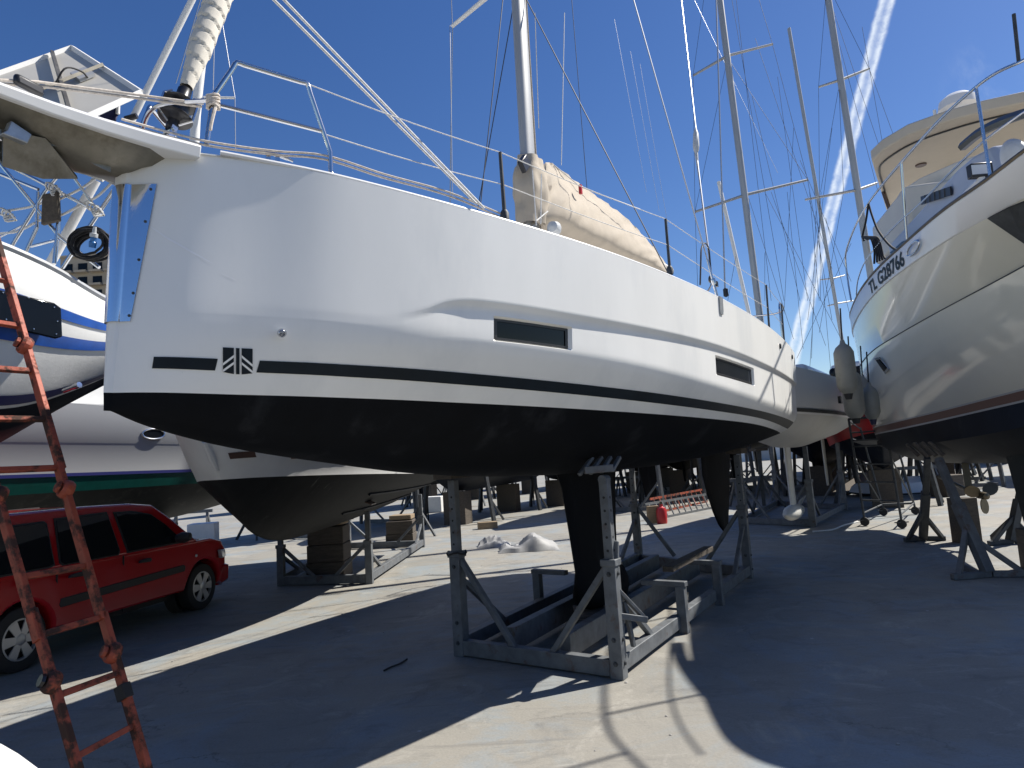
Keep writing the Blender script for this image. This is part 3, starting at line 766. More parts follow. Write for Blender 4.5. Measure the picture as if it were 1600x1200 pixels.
pg = MB(); pg.box(BP(907, 296, .2), (.03, .03, .1)); obj('clothes_peg', pg, 'red_paint', sco)
ln = MB(); ln.tube([BP(862, 255, 0), BP(907, 292, .1), BP(1000, 327, .3)], .006, 6); obj('lazy_line', ln, 'rope_white', sco)
bdl = MB(); bdl.lathe([(0, -.09), (.05, -.07), (.07, 0), (.05, .07), (0, .09)], BP(866, 357, .25), (1, .2, 0), 12); obj('rolled_fender', bdl, 'vinyl', boat)

for px_, py_ in ((1220, 541), (1238.5, 558)):
    tv = t_px(px_, 2.75); zv = 2.0
    q = min([2.5+.01*k for k in range(60)], key=lambda z_: abs(ppx((tv, -half(tv, z_), z_))[1]-py_)); obj('hull_vent', MB().lathe([(0, .02), (.03, .018), (.035, 0)], hp(tv, q, 0), hp(tv, q, .02)-hp(tv, q, 0), 12), 'black_plastic', boat)
obj('hull_seam', patch(8.6, 8.612, zsu, lambda t: zcr(t)-.05, .002, 1, 6), 'grey_light', boat)

def scuff(pts, w_, mt):
    q = [surf(*p) for p in pts]; n_ = len(q); rows = []
    for i in range(25):
        u = i/24*(n_-1); k = min(n_-2, int(u)); f = u-k; t_ = q[k][0]+(q[k+1][0]-q[k][0])*f; z_ = q[k][1]+(q[k+1][1]-q[k][1])*f; hw = w_*math.sin(math.pi*min(1, max(.02, i/24)))**.6
        rows.append([hp(t_, z_-hw, .0006), hp(t_, z_+hw, .0006)])
    obj('scuff_mark', MB().grid(rows), mt, boat)
scuff([(232, 352), (262, 372), (300, 395), (335, 412)], .005, 'chalk'); scuff([(345, 428), (370, 437)], .002, 'chalk'); scuff([(284, 586), (290, 562)], .0012, 'grey_light'); scuff([(300, 576), (301, 561)], .001, 'grey_light')
# ------------------------------------------------------------------ steel cradle under the big sailboat
A, B, C, D = P(722, 1024), P(968, 1060), P(1170, 903), P(999, 880)
def cradle(name, label, A, B, C, D, hts, mat, group=None, detail=True, cat='boat cradle', pw=.1):
    o = thing(name, label, cat, (A+B+C+D)/4, group=group)
    z = Vector((0, 0, 1))
    def part(nm, mb, mt=mat, bev=.006, lab=None): return obj(nm, mb, mt, o, world=True, bevel=bev, smooth=20, label=lab)
    u = (C-B).normalized(); v = (A-B).normalized()
    for (p, q) in ((A, B), (D, C)):
        d_ = (q-p).normalized()
        part('cross_beam', MB().bar(p+z*.08+d_*pw*.55, q+z*.08-d_*pw*.55, .09, .13))
    for (p, q) in ((A, D), (B, C)):
        d_ = (q-p).normalized()
        part('side_rail', MB().bar(p+z*.11+d_*pw*.55, q+z*.11-d_*pw*.55, .09, .12))
    for i, p in enumerate((A, B, C, D)):
        h = hts[i]; hs_ = h*.55
        side = 1 if i in (0, 3) else -1; en = -1 if i in (0, 1) else 1
        po = part('post', MB().bar(p, p+z*hs_, pw*1.08, pw*1.08, up=u))
        part('post_collar', MB().bar(p+z*(hs_-.02), p+z*(hs_+.035), pw*1.3, pw*1.3, up=u))
        inner = MB().bar(p+z*(hs_+.03), p+z*(h-.05), pw*.76, pw*.76, up=u)
        io = part('inner_post', inner)
        if detail:
            hm = MB(); nrm = -v if i in (1, 2) else -u
            for k in range(5):
                zz = hs_+.1+(h-hs_-.2)*k/5
                for nn_ in (-u, v*(1 if i in (0, 3) else -1)):
                    hm.lathe([(0, .001), (.011, .001), (.011, -.002)], p+z*zz+nn_*(pw*.385), nn_, 8)
            obj('pin_hole', hm, 'rubber', io, smooth=0) if False else obj('pin_hole', MB().add([PM[o.name].inverted() @ q for q in hm.v], hm.f), 'rubber', o, smooth=0)
        # braces to the beam and to the rail
        part('brace', MB().bar(p+z*(hs_*.95)-v*side*.05, p-v*side*(.42*(A-B).length*.9)+z*.13, .05, .05))
        part('brace', MB().bar(p+z*(hs_*.75)-u*en*.05, p-u*en*.75+z*.15, .05, .05))
    return o, u, v
mc, u_, v_ = cradle('boat_cradle', 'grey steel cradle standing under the large white sailboat', A, B, C, D, (1.64, 1.6, 1.68, 1.66), 'galv_paint')
zz = Vector((0, 0, 1))
def mpart(nm, mb, mt='galv_paint', bev=.006, lab=None): return obj(nm, mb, mt, mc, world=True, bevel=bev, smooth=20, label=lab)
# tilting head of slats on the near right post, plain pads on the others
hd = B+zz*1.6
for k in range(4):
    a = at(905+k*17, 742-k*2, B.y+.02)+u_*.0; b = at(926+k*14, 714, B.y+.14)
    mpart('head_slat', MB().bar(a, b, .035, .03))
mpart('head_bracket', MB().bar(at(913, 735, B.y-.02), at(958, 731, B.y-.02), .05, .06)); mpart('head_hinge', MB().lathe([(0, -.05), (.035, -.05), (.035, .05), (0, .05)], hd-zz*.06, -u_, 14), bev=0)
for p, h in ((A, 1.64), (C, 1.68), (D, 1.66)):
    mpart('support_pad', MB().box(p+zz*(h-.0), (.34, .2, .07), math.atan2(u_.y, u_.x)), 'wood_dark')
mpart('lashing_ring', MB().tube([A+zz*.92+Vector((.09*math.cos(a), .09*math.sin(a), .012*math.sin(3*a))) for a in [k*.45 for k in range(14)]], .009, 6, closed=True), 'rubber', 0)
# outer steps bolted to the near right post
q0 = B+zz*.86-v_*.055-u_*.0
mpart('outer_brace', MB().bar(at(962, 845, B.y), at(962, 918, B.y), .05, .03)); mpart('outer_brace', MB().bar(at(962, 918, B.y), at(1007, 966, B.y+.12), .05, .03))
mpart('outer_brace', MB().bar(at(966, 962, B.y), at(1010, 968, B.y+.1), .05, .05)); mpart('outer_brace', MB().bar(at(975, 940, B.y+.05), at(990, 1010, B.y+.1), .035, .035))
# keel bearers and stub trestles
mid = lambda p, q, k: p.lerp(q, k)
for k in (.30, .66):
    mpart('keel_bearer', MB().bar(mid(A, B, k)+u_*.12+zz*.16, mid(D, C, k)-u_*.5+zz*.16, .1, .2))
for (p, q, s_) in ((B, C, 1), (A, D, -1)):
    for k in (.33, .62):
        c = mid(p, q, k); side = v_*s_
        mpart('stub_post', MB().bar(c-side*.06, c-side*.06+zz*.44, .09, .09, up=u_)); mpart('stub_arm', MB().bar(c-side*.06+zz*.46-side*.06, c+side*.34+zz*.46, .08, .05))
mpart('cross_plank', MB().bar(mid(B, C, .45)+v_*.25+zz*.5, mid(B, C, .8)+v_*.25+zz*.5, .12, .06), 'wood_dark')
kw = MB()
for i in range(2):
    kc = S+dv*(4.75+i*.75); obj('keel_block', MB().box(Vector((kc.x, kc.y, .21-.0)), (.3, .5, .03), 0), 'wood_dark', mc, world=True)

for p in (A, B, C, D):
    for zz_ in (.12, .3, .8):
        for nv in (-u_, v_*(1 if p in (A, D) else -1)):
            c_ = p+zz*zz_+nv*.055; mpart('bolt', MB().lathe([(0, .016), (.012, .015), (.013, 0), (.022, 0), (.022, -.004)], c_, nv, 6), 'steel_dark', 0)
# ------------------------------------------------------------------ helpers for the other boats
def loft(lines, n=40, both=True, mats=None, mb=None, flip=False, ends=True):
    """lines: control curves (t, b, z) from keel up to sheer; joined into one skin on both sides"""
    mb = mb or MB(); cur = [spline(l, n) for l in lines]
    for sgn in ((-1, 1) if both else (-1,)):
        for i in range(len(cur)-1):
            mb.grid([[Vector((q.x, sgn*q.y, q.z)) for q in cur[i]], [Vector((q.x, sgn*q.y, q.z)) for q in cur[i+1]]], mi=(mats[i] if mats else 0))
    if max(q.y for q in cur[0]) < .06 and both:
        mb.grid([[Vector((q.x, -q.y, q.z)) for q in cur[0]], [Vector((q.x, q.y, q.z)) for q in cur[0]]], mi=(mats[0] if mats else 0))
    for e in (([c[-1] for c in cur], [c[0] for c in cur]) if ends else ()):
        for i in range(len(e)-1):
            o = len(mb.v); mb.v += [Vector((e[i].x, -e[i].y, e[i].z)), Vector((e[i].x, e[i].y, e[i].z)), Vector((e[i+1].x, e[i+1].y, e[i+1].z)), Vector((e[i+1].x, -e[i+1].y, e[i+1].z))]
            mb.f.append([o, o+1, o+2, o+3]); mb.mi.append(mats[i] if mats else 0)
    return mb
def weld(o, d=.0005):
    bm = bmesh.new(); bm.from_mesh(o.data); bmesh.ops.remove_doubles(bm, verts=bm.verts, dist=d); bmesh.ops.recalc_face_normals(bm, faces=bm.faces)
    for e in bm.edges: e.smooth = len(e.link_faces) == 2 and e.calc_face_angle(0) < R_(38) and e.link_faces[0].material_index == e.link_faces[-1].material_index
    bm.to_mesh(o.data); bm.free(); return o
def deck_cap(line, n=40, drop=.01):
    mb = MB(); c = spline(line, n); mb.grid([[Vector((q.x, k*q.y, q.z-drop+.04*(1-k*k))) for k in (-1, -.5, 0, .5, 1)] for q in c]); return mb
def blend(l0, l1, k, bulge=0.0):
    a, b = spline(l0, 24), spline(l1, 24); return [a[i].lerp(b[i], k)+Vector((0, bulge*min(1, i/6), 0)) for i in range(24)]
def frame_of(loc, phi):
    M = Matrix.Translation(Vector(loc)) @ Matrix.Rotation(math.pi/2-phi, 4, 'Z'); Mi = M.inverted()
    d_ = Vector((math.sin(phi), math.cos(phi), 0)); o_ = Vector((math.cos(phi), -math.sin(phi), 0))
    def BPx(px, py, b=0.0):
        r = ray(px, py); q = Vector(loc)+o_*b-Vector((0, 0, CAM_H)); k = q.dot(o_)/r.dot(o_)
        return Mi @ (Vector((0, 0, CAM_H))+r*k)
    return BPx

# ------------------------------------------------------------------ left: old white sailboat with blue bands and its stern gear
C1 = Vector((-5.31, 6.65, 0)); l1 = thing('sailboat', 'old white sailboat with two blue bands and a solar panel at the left edge', 'sailboat', C1, math.pi/2-PHI)
B1 = frame_of(C1, PHI)
shr = [(-4.5, .9, 4.1), (-2.5, 1.3, 4.0), (-.6, 1.34, 3.86), (.1, 1.28, 3.74), (.75, 1.1, 3.56), (1.5, .75, 3.5), (1.9, .4, 3.5), (2.05, .02, 3.5)]
bot_l = [(-4.5, .5, 2.55), (-2.5, .95, 2.45), (-.6, 1.0, 2.44), (.1, .92, 2.5), (.75, .74, 2.74), (1.3, .5, 3.0), (1.65, .25, 3.15), (1.8, .02, 3.2)]
kel_l = [(-4.5, .02, 2.0), (-2.5, .02, 1.75), (-.6, .02, 1.85), (.1, .02, 2.1), (.75, .02, 2.5), (1.3, .02, 2.85), (1.65, .02, 3.08), (1.8, .015, 3.19)]
LN = [kel_l, blend(kel_l, bot_l, .55, .22), bot_l]
KK = [0, .045, .1, .3, .5, .62, .74, .80, 1]
ups = [blend(bot_l, shr, k, .16*math.sin(math.pi*k)**.8) for k in (.0, .05, .12, .3, .48, .6, .7, .82, 1)]
h = obj('hull', loft(ups, 60), 'gelcoat_old', l1); weld(h)
h = obj('hull_bottom', loft(LN, 60), 'antifoul_navy', l1); weld(h)
obj('deck', deck_cap(shr), 'gelcoat_old', l1)
def l1skin(k0, k1, i0, i1, off, n=60):        # ribbon on the near side between two heights of the topsides
    a = spline(blend(bot_l, shr, k0, .16*math.sin(math.pi*k0)**.8), n); b = spline(blend(bot_l, shr, k1, .16*math.sin(math.pi*max(0, k1))**.8), n); m_ = spline(blend(bot_l, shr, (k0+k1)/2, .16*math.sin(math.pi*(k0+k1)/2)**.8), n)
    mb = MB(); rows = []
    for i in range(int(i0*n), min(n, int(i1*n))): rows.append([Vector((q.x, -q.y-off, q.z)) for q in (a[i], m_[i], b[i])])
    return mb.grid(rows)
obj('blue_band', l1skin(.655, .735, 0, .97, .012), 'stripe_blue', l1); obj('blue_band', l1skin(.43, .53, 0, .97, .012), 'stripe_blue', l1); obj('boot_stripe', l1skin(.02, .085, 0, .99, .012), 'stripe_navy', l1)
wn = MB(); c4 = [B1(-60, 440, 1.36), B1(82, 474, 1.36), B1(93, 482, 1.36), B1(95, 527, 1.36), B1(84, 530, 1.36), B1(-60, 495, 1.36)]
for q in c4: q.y = -1.36-.02
wn.plate(c4, .03); wo = obj('window', wn, 'glass_dark', l1, bevel=.012)
sw = MB()
for (x, y) in ((5, 457), (22, 462), (45, 465), (66, 472), (85, 480), (90, 502), (88, 522), (53, 514), (10, 499)):
    q = B1(x, y, 1.4); q.y = -1.398; sw.lathe([(0, .006), (.006, .005), (.008, 0)], q, (0, -1, 0), 8)
obj('window_screw', sw, 'stainless', wo)
q = MB(); c = B1(112, 606, 1.18); q.lathe([(0, .1), (.028, .1), (.03, .06), (.022, .02), (.022, -.1)], c, (.2, -1, .2), 14); obj('hull_outlet', q, 'stainless', l1)
q = MB(); q.tube([Vector((v.x, -v.y+.02, v.z+.03)) for v in spline(shr, 40)], .035, 6); obj('rubbing_rail', q, 'grey_light', l1)
pl_ = MB(); pl_.bar(B1(135, 455, 1.0), B1(175, 480, .9), .06, .05); obj('stern_plank', pl_, 'wood', l1)
# tubular stern gear with horizontals, ladder rails, davit
YB = 6.6
def W(px, py, Y=YB): return at(px, py, Y)
def wt(nm, pts, r, mt, n=8): return obj(nm, MB().tube([Vector(q) for q in pts], r, n), mt, l1, world=True, smooth=60)
for a, b, r in (((0, 255), (95, 372), .018), ((95, 372), (155, 418), .018), ((97, 419), (212, 246), .02), ((15, 390), (70, 300), .018), ((70, 300), (118, 240), .018), ((20, 262), (150, 330), .016), ((0, 272), (60, 296), .016), ((40, 395), (58, 355), .018), ((58, 355), (60, 300), .018), ((85, 412), (93, 330), .02), ((48, 385), (92, 374), .014), ((110, 270), (150, 325), .014), ((0, 370), (40, 350), .01)):
    wt('stern_rail', (W(*a), W(*b)), r, 'stainless')
wt('davit_post', (W(75, 418, 6.75), W(150, 282, 6.75)), .045, 'mast_white', 12); wt('flag_pole', (W(206, 188, 6.9), W(303, -6, 6.9)), .034, 'mast_white', 12)
wt('pole_foot', (W(196, 186, 6.85), W(214, 181, 6.85)), .03, 'black_plastic')
wt('mizzen_mast', (W(303, 240, 7.4), W(306, 180, 7.4), W(325, -10, 7.4), W(360, -420, 7.4)), .052, 'mast_white', 14)
wt('mizzen_spreader', (W(318, 152, 7.4), W(367, 153, 7.5)), .014, 'mast_white')
for a, b in (((348, 40), (367, 153)), ((367, 153), (368, 236)), ((313, 0), (275, 130)), ((335, 60), (333, 140)), ((336, -4), (348, 40))): wt('stay', (W(*a, 7.45), W(*b, 7.45)), .005, 'wire')
cr_ = MB().plate([W(68, 305, 6.55), W(92, 300, 6.55), W(94, 345, 6.55), W(66, 352, 6.55)], .05); obj('outboard_bracket', cr_, 'wood_dark', l1, world=True, bevel=.01)
for k, (a, b) in enumerate((((5, 330), (95, 305)), ((60, 345), (130, 318)), ((130, 318), (175, 285)), ((0, 365), (55, 348)), ((92, 312), (170, 262)))): wt('rope', spline([W(*a), W((a[0]+b[0])/2, (a[1]+b[1])/2+5), W(*b)], 10), .012, 'rope_white')
for (x, y) in ((85, 296), (12, 336), (150, 328)):
    q = MB()
    for k in range(4):
        c = W(x+k*3-5, y+k*3-4, 6.55); q.tube([c+Vector((.045*math.cos(u), .03*math.sin(2*u+k), .03*math.sin(u)+.012*math.cos(3*u+k))) for u in [i*.45 for i in range(14)]], .010, 6, closed=True)
    obj('rope_coil', q, 'rope_white', l1, world=True, kind='stuff')
# solar panel seen from below
tilt = [at(0, 113, 6.3), at(113, 76, 6.9), at(219, 148, 6.1), at(120, 215, 5.5), at(0, 190, 5.55)]
pa, pb_, pc = at(113, 77, 6.7), at(221, 147, 5.9), None
vx = (pb_-pa); wdir = at(-40, 132, 6.0)-pa
panel = [pa, pb_, pb_+wdir*1.35, pa+wdir*1.35]
so_ = obj('solar_panel', MB().plate(panel, .012), 'solar_back', l1, world=True, label='pale underside of the solar panel')
nrm = vx.cross(wdir).normalized()
if nrm.dot(Vector((0, 0, CAM_H))-pa) < 0: nrm = -nrm
def pp_(u, v, d=0): return pa+vx*u+wdir*1.35*v+nrm*d
def sub(nm, mb, mt, par, bev=0):
    return obj(nm, MB().add([PM[l1.name].inverted() @ q for q in mb.v], mb.f), mt, par, smooth=30, bevel=bev)
for (a, b) in (((0, 0), (1, 0)), ((0, 1), (1, 1)), ((0, 0), (0, 1)), ((1, 0), (1, 1))): sub('panel_frame', MB().bar(pp_(*a, .012), pp_(*b, .012), .035, .05), 'mast_white', so_)
sub('panel_strut', MB().bar(pp_(.02, .16, .05), pp_(1, .5, .05), .03, .03), 'stainless_dirty', so_); sub('panel_strut', MB().bar(pp_(.5, 0, .05), pp_(.5, 1, .05), .03, .03), 'stainless_dirty', so_)
sub('junction_box', MB().plate([pp_(.42, .1, .03), pp_(.56, .1, .03), pp_(.56, .22, .03), pp_(.42, .22, .03)], .03), 'grey_light', so_)
sub('panel_cable', MB().tube(spline([pp_(.56, .16, .03), pp_(.6, .2, .12), pp_(.62, .3, .2), pp_(.6, .4, .1)], 14), .008, 6), 'rubber', so_)
p2 = [at(85, 250, 6.6), at(160, 282, 6.2), at(175, 270, 6.5), at(110, 236, 6.9)]
obj('lower_panel', MB().plate(p2, .03), 'solar_back', l1, world=True, smooth=0)
fl = MB(); rows = []
for i in range(9):
    u = i/8; a = at(143+u*41, 173-u*16+3*math.sin(u*5), 6.2); b = at(144+u*39, 178-u*1+18*u**.5-2*math.sin(u*7), 6.2); rows.append([a.lerp(b, k/5)+Vector((0, .03*math.sin(u*6+k), 0)) for k in range(6)])
fl.grid(rows); fo = obj('folded_flag', fl, 'flag_navy', l1, world=True, smooth=60, solid=.01)
wt('flag_staff', (W(184, 178, 6.2), W(186, 135, 6.2)), .018, 'mast_white')
# coil of black shore cable with blue plug: hangs on the rail, a thing of its own
cc = W(142, 381, 6.5); coil = thing('cable_coil', 'coil of black shore power cable with blue plug hung on the stern rails', 'cable', cc)
random.seed(3)
for k in range(9):
    r = .165+random.uniform(-.035, .035); ry = r*random.uniform(.72, .92); ox, oz = random.uniform(-.03, .03), random.uniform(-.03, .01)
    obj('cable_loop', MB().tube([(ox+r*math.cos(u), random.uniform(-.01, .01)+.03*math.sin(u+k)+.01*(k-4), oz+ry*math.sin(u)) for u in [2*math.pi*i/26 for i in range(26)]], .0125, 7, closed=True), 'rope_black', coil, smooth=60)
obj('plug', MB().lathe([(0, 0), (.03, 0), (.034, .05), (.026, .06), (.026, .1), (0, .1)], (.05, -.06, -.06), (.25, -.2, 1), 14), 'blue_plastic', coil)
obj('plug_collar', MB().lathe([(.03, .1), (.036, .1), (.036, .135), (.02, .14), (.014, .2)], (.05, -.06, -.06), (.25, -.2, 1), 14), 'vinyl', coil)
# keel and its props under it, left of the frame
k_ = MB(); k_.grid([[(-4, s*.12, z), (-1.8, s*.12, z)] for s, z in ((1, 2.0), (1, .3))]); 
k2 = MB().box((-3.3, 0, 1.1), (1.6, .22, 1.7)); obj('keel', k2, 'antifoul_navy', l1, bevel=.08)

# ------------------------------------------------------------------ left back: motor boat with green boot stripe
C2 = Vector((-8.9, 10.3, 0)); phi2 = R_(33); l2 = thing('motor_boat', 'white motor boat with oval porthole and green waterline stripe behind the red car', 'motor boat', C2, math.pi/2-phi2)
B2 = frame_of(C2, phi2)
sh2 = [(-3, 1.5, 3.2), (0, 1.6, 3.1), (2.5, 1.6, 3.0), (4.2, 1.45, 2.94), (5.4, 1.25, 2.92)]
ch2 = [(-3, 1.4, 1.98), (0, 1.45, 1.95), (2.5, 1.45, 1.92), (4.2, 1.3, 1.9), (5.4, 1.15, 1.9)]
st2 = [(-3, 1.3, 1.72), (0, 1.36, 1.7), (2.5, 1.36, 1.7), (4.2, 1.2, 1.7), (5.4, 1.05, 1.72)]
ke2 = [(-3, .02, .95), (0, .02, .9), (2.5, .02, .95), (4.2, .02, 1.1), (5.4, .02, 1.3)]
weld(obj('hull', loft([ch2, blend(ch2, sh2, .46), blend(ch2, sh2, .5, .03), sh2], 30), 'grey_light', l2)); weld(obj('hull_bottom', loft([ke2, blend(ke2, st2, .6, .12), st2], 30), 'antifoul_green', l2)); weld(obj('boot_stripe', loft([st2, ch2], 30), 'stripe_green', l2)); obj('deck', deck_cap(sh2), 'gelcoat_old', l2)
q = MB()
q.grid([[Vector((v.x, -v.y-.012, v.z+dz)) for v in spline(ch2, 30)] for dz in (.0, .05)]); obj('black_line', q, 'stripe_navy', l2)
pc_ = B2(241, 678, 1.6); pc_.y = -1.56
q = MB(); q.tube([pc_+Vector((.19*math.cos(u), -.02, .085*math.sin(u))) for u in [2*math.pi*i/28 for i in range(28)]], .016, 8, closed=True); po = obj('porthole', q, 'stainless', l2)
q = MB(); q.add([pc_+Vector((.18*math.cos(u), -.014, .078*math.sin(u))) for u in [2*math.pi*i/28 for i in range(28)]], [list(range(28))]); obj('porthole_glass', q, 'glass_dark', po)
q = MB().box((3.1, 0, 3.4), (4.4, 2.3, .9)); obj('cabin', q, 'gelcoat_old', l2, bevel=.15)
for x in (0, 3.6): obj('keel_block', MB().box((x, 0, .5), (.5, .9, .98)), 'wood_dark', l2, bevel=.01)
for (px, py, top) in ((285, 848, 800), (350, 862, 790)): pass

# ------------------------------------------------------------------ motor boat with brown stripe, V bottom with strakes, bow towards us
C3 = Vector((-2.95, 6.95, 0)); phi3 = R_(1.5); l3 = thing('motor_boat', 'white motor boat with brown stripe and worn dark V bottom beside the red car', 'motor boat', C3, math.pi/2-phi3)
B3 = frame_of(C3, phi3)
L3 = 8.2
sh3 = [(-.9, .02, 2.78), (-.6, .38, 2.86), (.3, .86, 2.98), (1.6, 1.2, 3.04), (3.5, 1.4, 3.0), (6, 1.42, 2.9), (L3, 1.34, 2.8)]
cn3 = [(.02, .02, 1.73), (.25, .3, 1.73), (.9, .66, 1.715), (1.9, 1.0, 1.69), (3.5, 1.26, 1.65), (6, 1.3, 1.6), (L3, 1.24, 1.56)]
ke3 = [(.05, .015, 1.69), (.25, .02, 1.5), (.65, .02, 1.2), (1.3, .02, 1.0), (2.2, .02, .94), (5, .02, .95), (L3, .02, 1.02)]
weld(obj('hull', loft([cn3, blend(cn3, sh3, .12, .012), blend(cn3, sh3, .135, .028), blend(cn3, sh3, .5, .03), sh3], 40), 'gelcoat_old', l3)); weld(obj('hull_bottom', loft([ke3, blend(ke3, cn3, .33, -.0), blend(ke3, cn3, .66, .0), cn3], 40), 'antifoul_worn', l3)); obj('deck', deck_cap(sh3), 'gelcoat_old', l3)
for k in (.33, .66):
    for s_ in (-1, 1): obj('strake', MB().tube([Vector((q.x, s_*q.y, q.z-.012)) for q in spline(blend(ke3, cn3, k), 40)][15:], .022, 4), 'antifoul_navy', l3, smooth=0)
def skin3(k0, k1, i0, i1, off, n=60):
    a = spline(blend(cn3, sh3, k0, .03), n); b = spline(blend(cn3, sh3, k1, .03), n); mb = MB(); return mb.grid([[Vector((q.x, -q.y-off, q.z)) for q in (a[i], b[i])] for i in range(int(i0*n), min(n, int(i1*n)))])
obj('brown_stripe', skin3(.15, .20, .1, 1, .016), 'stripe_brown', l3); obj('brown_stripe', skin3(.18, .235, .03, .07, .016), 'stripe_brown', l3)
obj('stem_fitting', MB().tube([(-.05, 0, 1.83), (-.16, 0, 1.95), (-.3, 0, 2.1)], [.03, .045, .03], 10), 'gelcoat_old', l3)
# windlass-like bow fitting and trim tab
obj('trim_plate', MB().box((3.5, -.62, 1.28), (.3, .2, .02), basis=Matrix.Rotation(.45, 3, 'X')), 'stripe_brown', l3)
# cradle and timber blocks carrying it
a_, b_, c_, d_ = P(440, 915), P(578, 912), P(690, 826), P(600, 826)
mcr, u3, v3 = cradle('boat_cradle', 'dark steel cradle under the motor boat with the brown stripe', a_, b_, P(660, 855), P(545, 858), (1.1, 1.15, 1.2, 1.15), 'galv_paint', detail=False)
for i, (p, lab) in enumerate(((P(516, 902), 'square stack of dark timber blocks under the V bottom near the red car'), (P(628, 852), 'far stack of dark timber blocks under the same motor boat'))):
    t_ = thing('timber_stack', lab, 'timber blocks', p)
    for k in range(3 if i == 0 else 2):
        obj('timber_block', MB().box((0, 0, .14+k*.285), (.62-.02*k, .6, .28), .03*k), 'wood_dark', t_, bevel=.012)
    obj('timber_block', MB().box((.03, 0, .92 if i == 0 else .64), (.5, .45, .1), -.05), 'wood', t_, bevel=.01)
# ------------------------------------------------------------------ red estate car
Pr, Pf = P(33, 1050), P(318, 952)
hdg = (Pf-Pr); wb = hdg.length; hdg.normalize(); side = Vector((-hdg.y, hdg.x, 0))   # to the car's left
cw = .84
car = thing('parked_car', 'red estate car parked in the shade on the left', 'car', Pr+side*cw, math.atan2(hdg.y, hdg.x))
WR = .305
def arch(cx, r=.365, n=12): return [(cx+r*math.cos(a), WR+.0+r*math.sin(a)) for a in [math.pi*(1-i/n) for i in range(n+1)] if WR+r*math.sin(a) > .19]
low = [(-.72, .3), (-.76, .55), (-.74, .82), (-.70, .93), (wb+.2, .93), (wb+.52, .86), (wb+.70, .74), (wb+.76, .52), (wb+.74, .3), (wb+.66, .2)] + [(x, z) for x, z in arch(wb)][::-1] + [(x, z) for x, z in arch(0)][::-1] + [(-.6, .22)]
body = MB()
prof_y = [(.0, .875), ]
def sidey(x, z):
    y = .80+.07*math.sin(max(0, min(1, (z-.15)/.75))*math.pi*.8)
    if x > wb+.2: y -= .22*((x-wb-.2)/.6)**2
    if x < -.45: y -= .1*((-.45-x)/.3)**2
    return y
body.prism(low, lambda x, z: (x, -sidey(x, z), z), lambda x, z: (x, sidey(x, z), z))
bo = obj('body', body, 'car_red', car, bevel=.035, seg=3, smooth=40)
# greenhouse
gh = [(-.72, .92), (-.74, 1.0), (-.62, 1.38), (-.52, 1.5), (-.1, 1.525), (.9, 1.53), (1.6, 1.515), (1.98, 1.475), (2.28, 1.27), (2.64, .975), (2.72, .92)]
def ghy(x, z): return .835-.27*max(0, (z-.92))**1.15
gm_ = MB().prism(gh, lambda x, z: (x, -ghy(x, z), z), lambda x, z: (x, ghy(x, z), z)); obj('cabin', gm_, 'car_red', car, bevel=.045, seg=3, smooth=40)
hood = [(2.6, .9), (2.75, .96), (wb+.3, .9), (wb+.6, .8), (wb+.62, .7), (2.6, .7)]
obj('bonnet', MB().prism(hood, lambda x, z: (x, -.7+.12*max(0, x-wb)/.6, z+.012), lambda x, z: (x, .7-.12*max(0, x-wb)/.6, z+.012)), 'car_red', car, bevel=.04, seg=3)
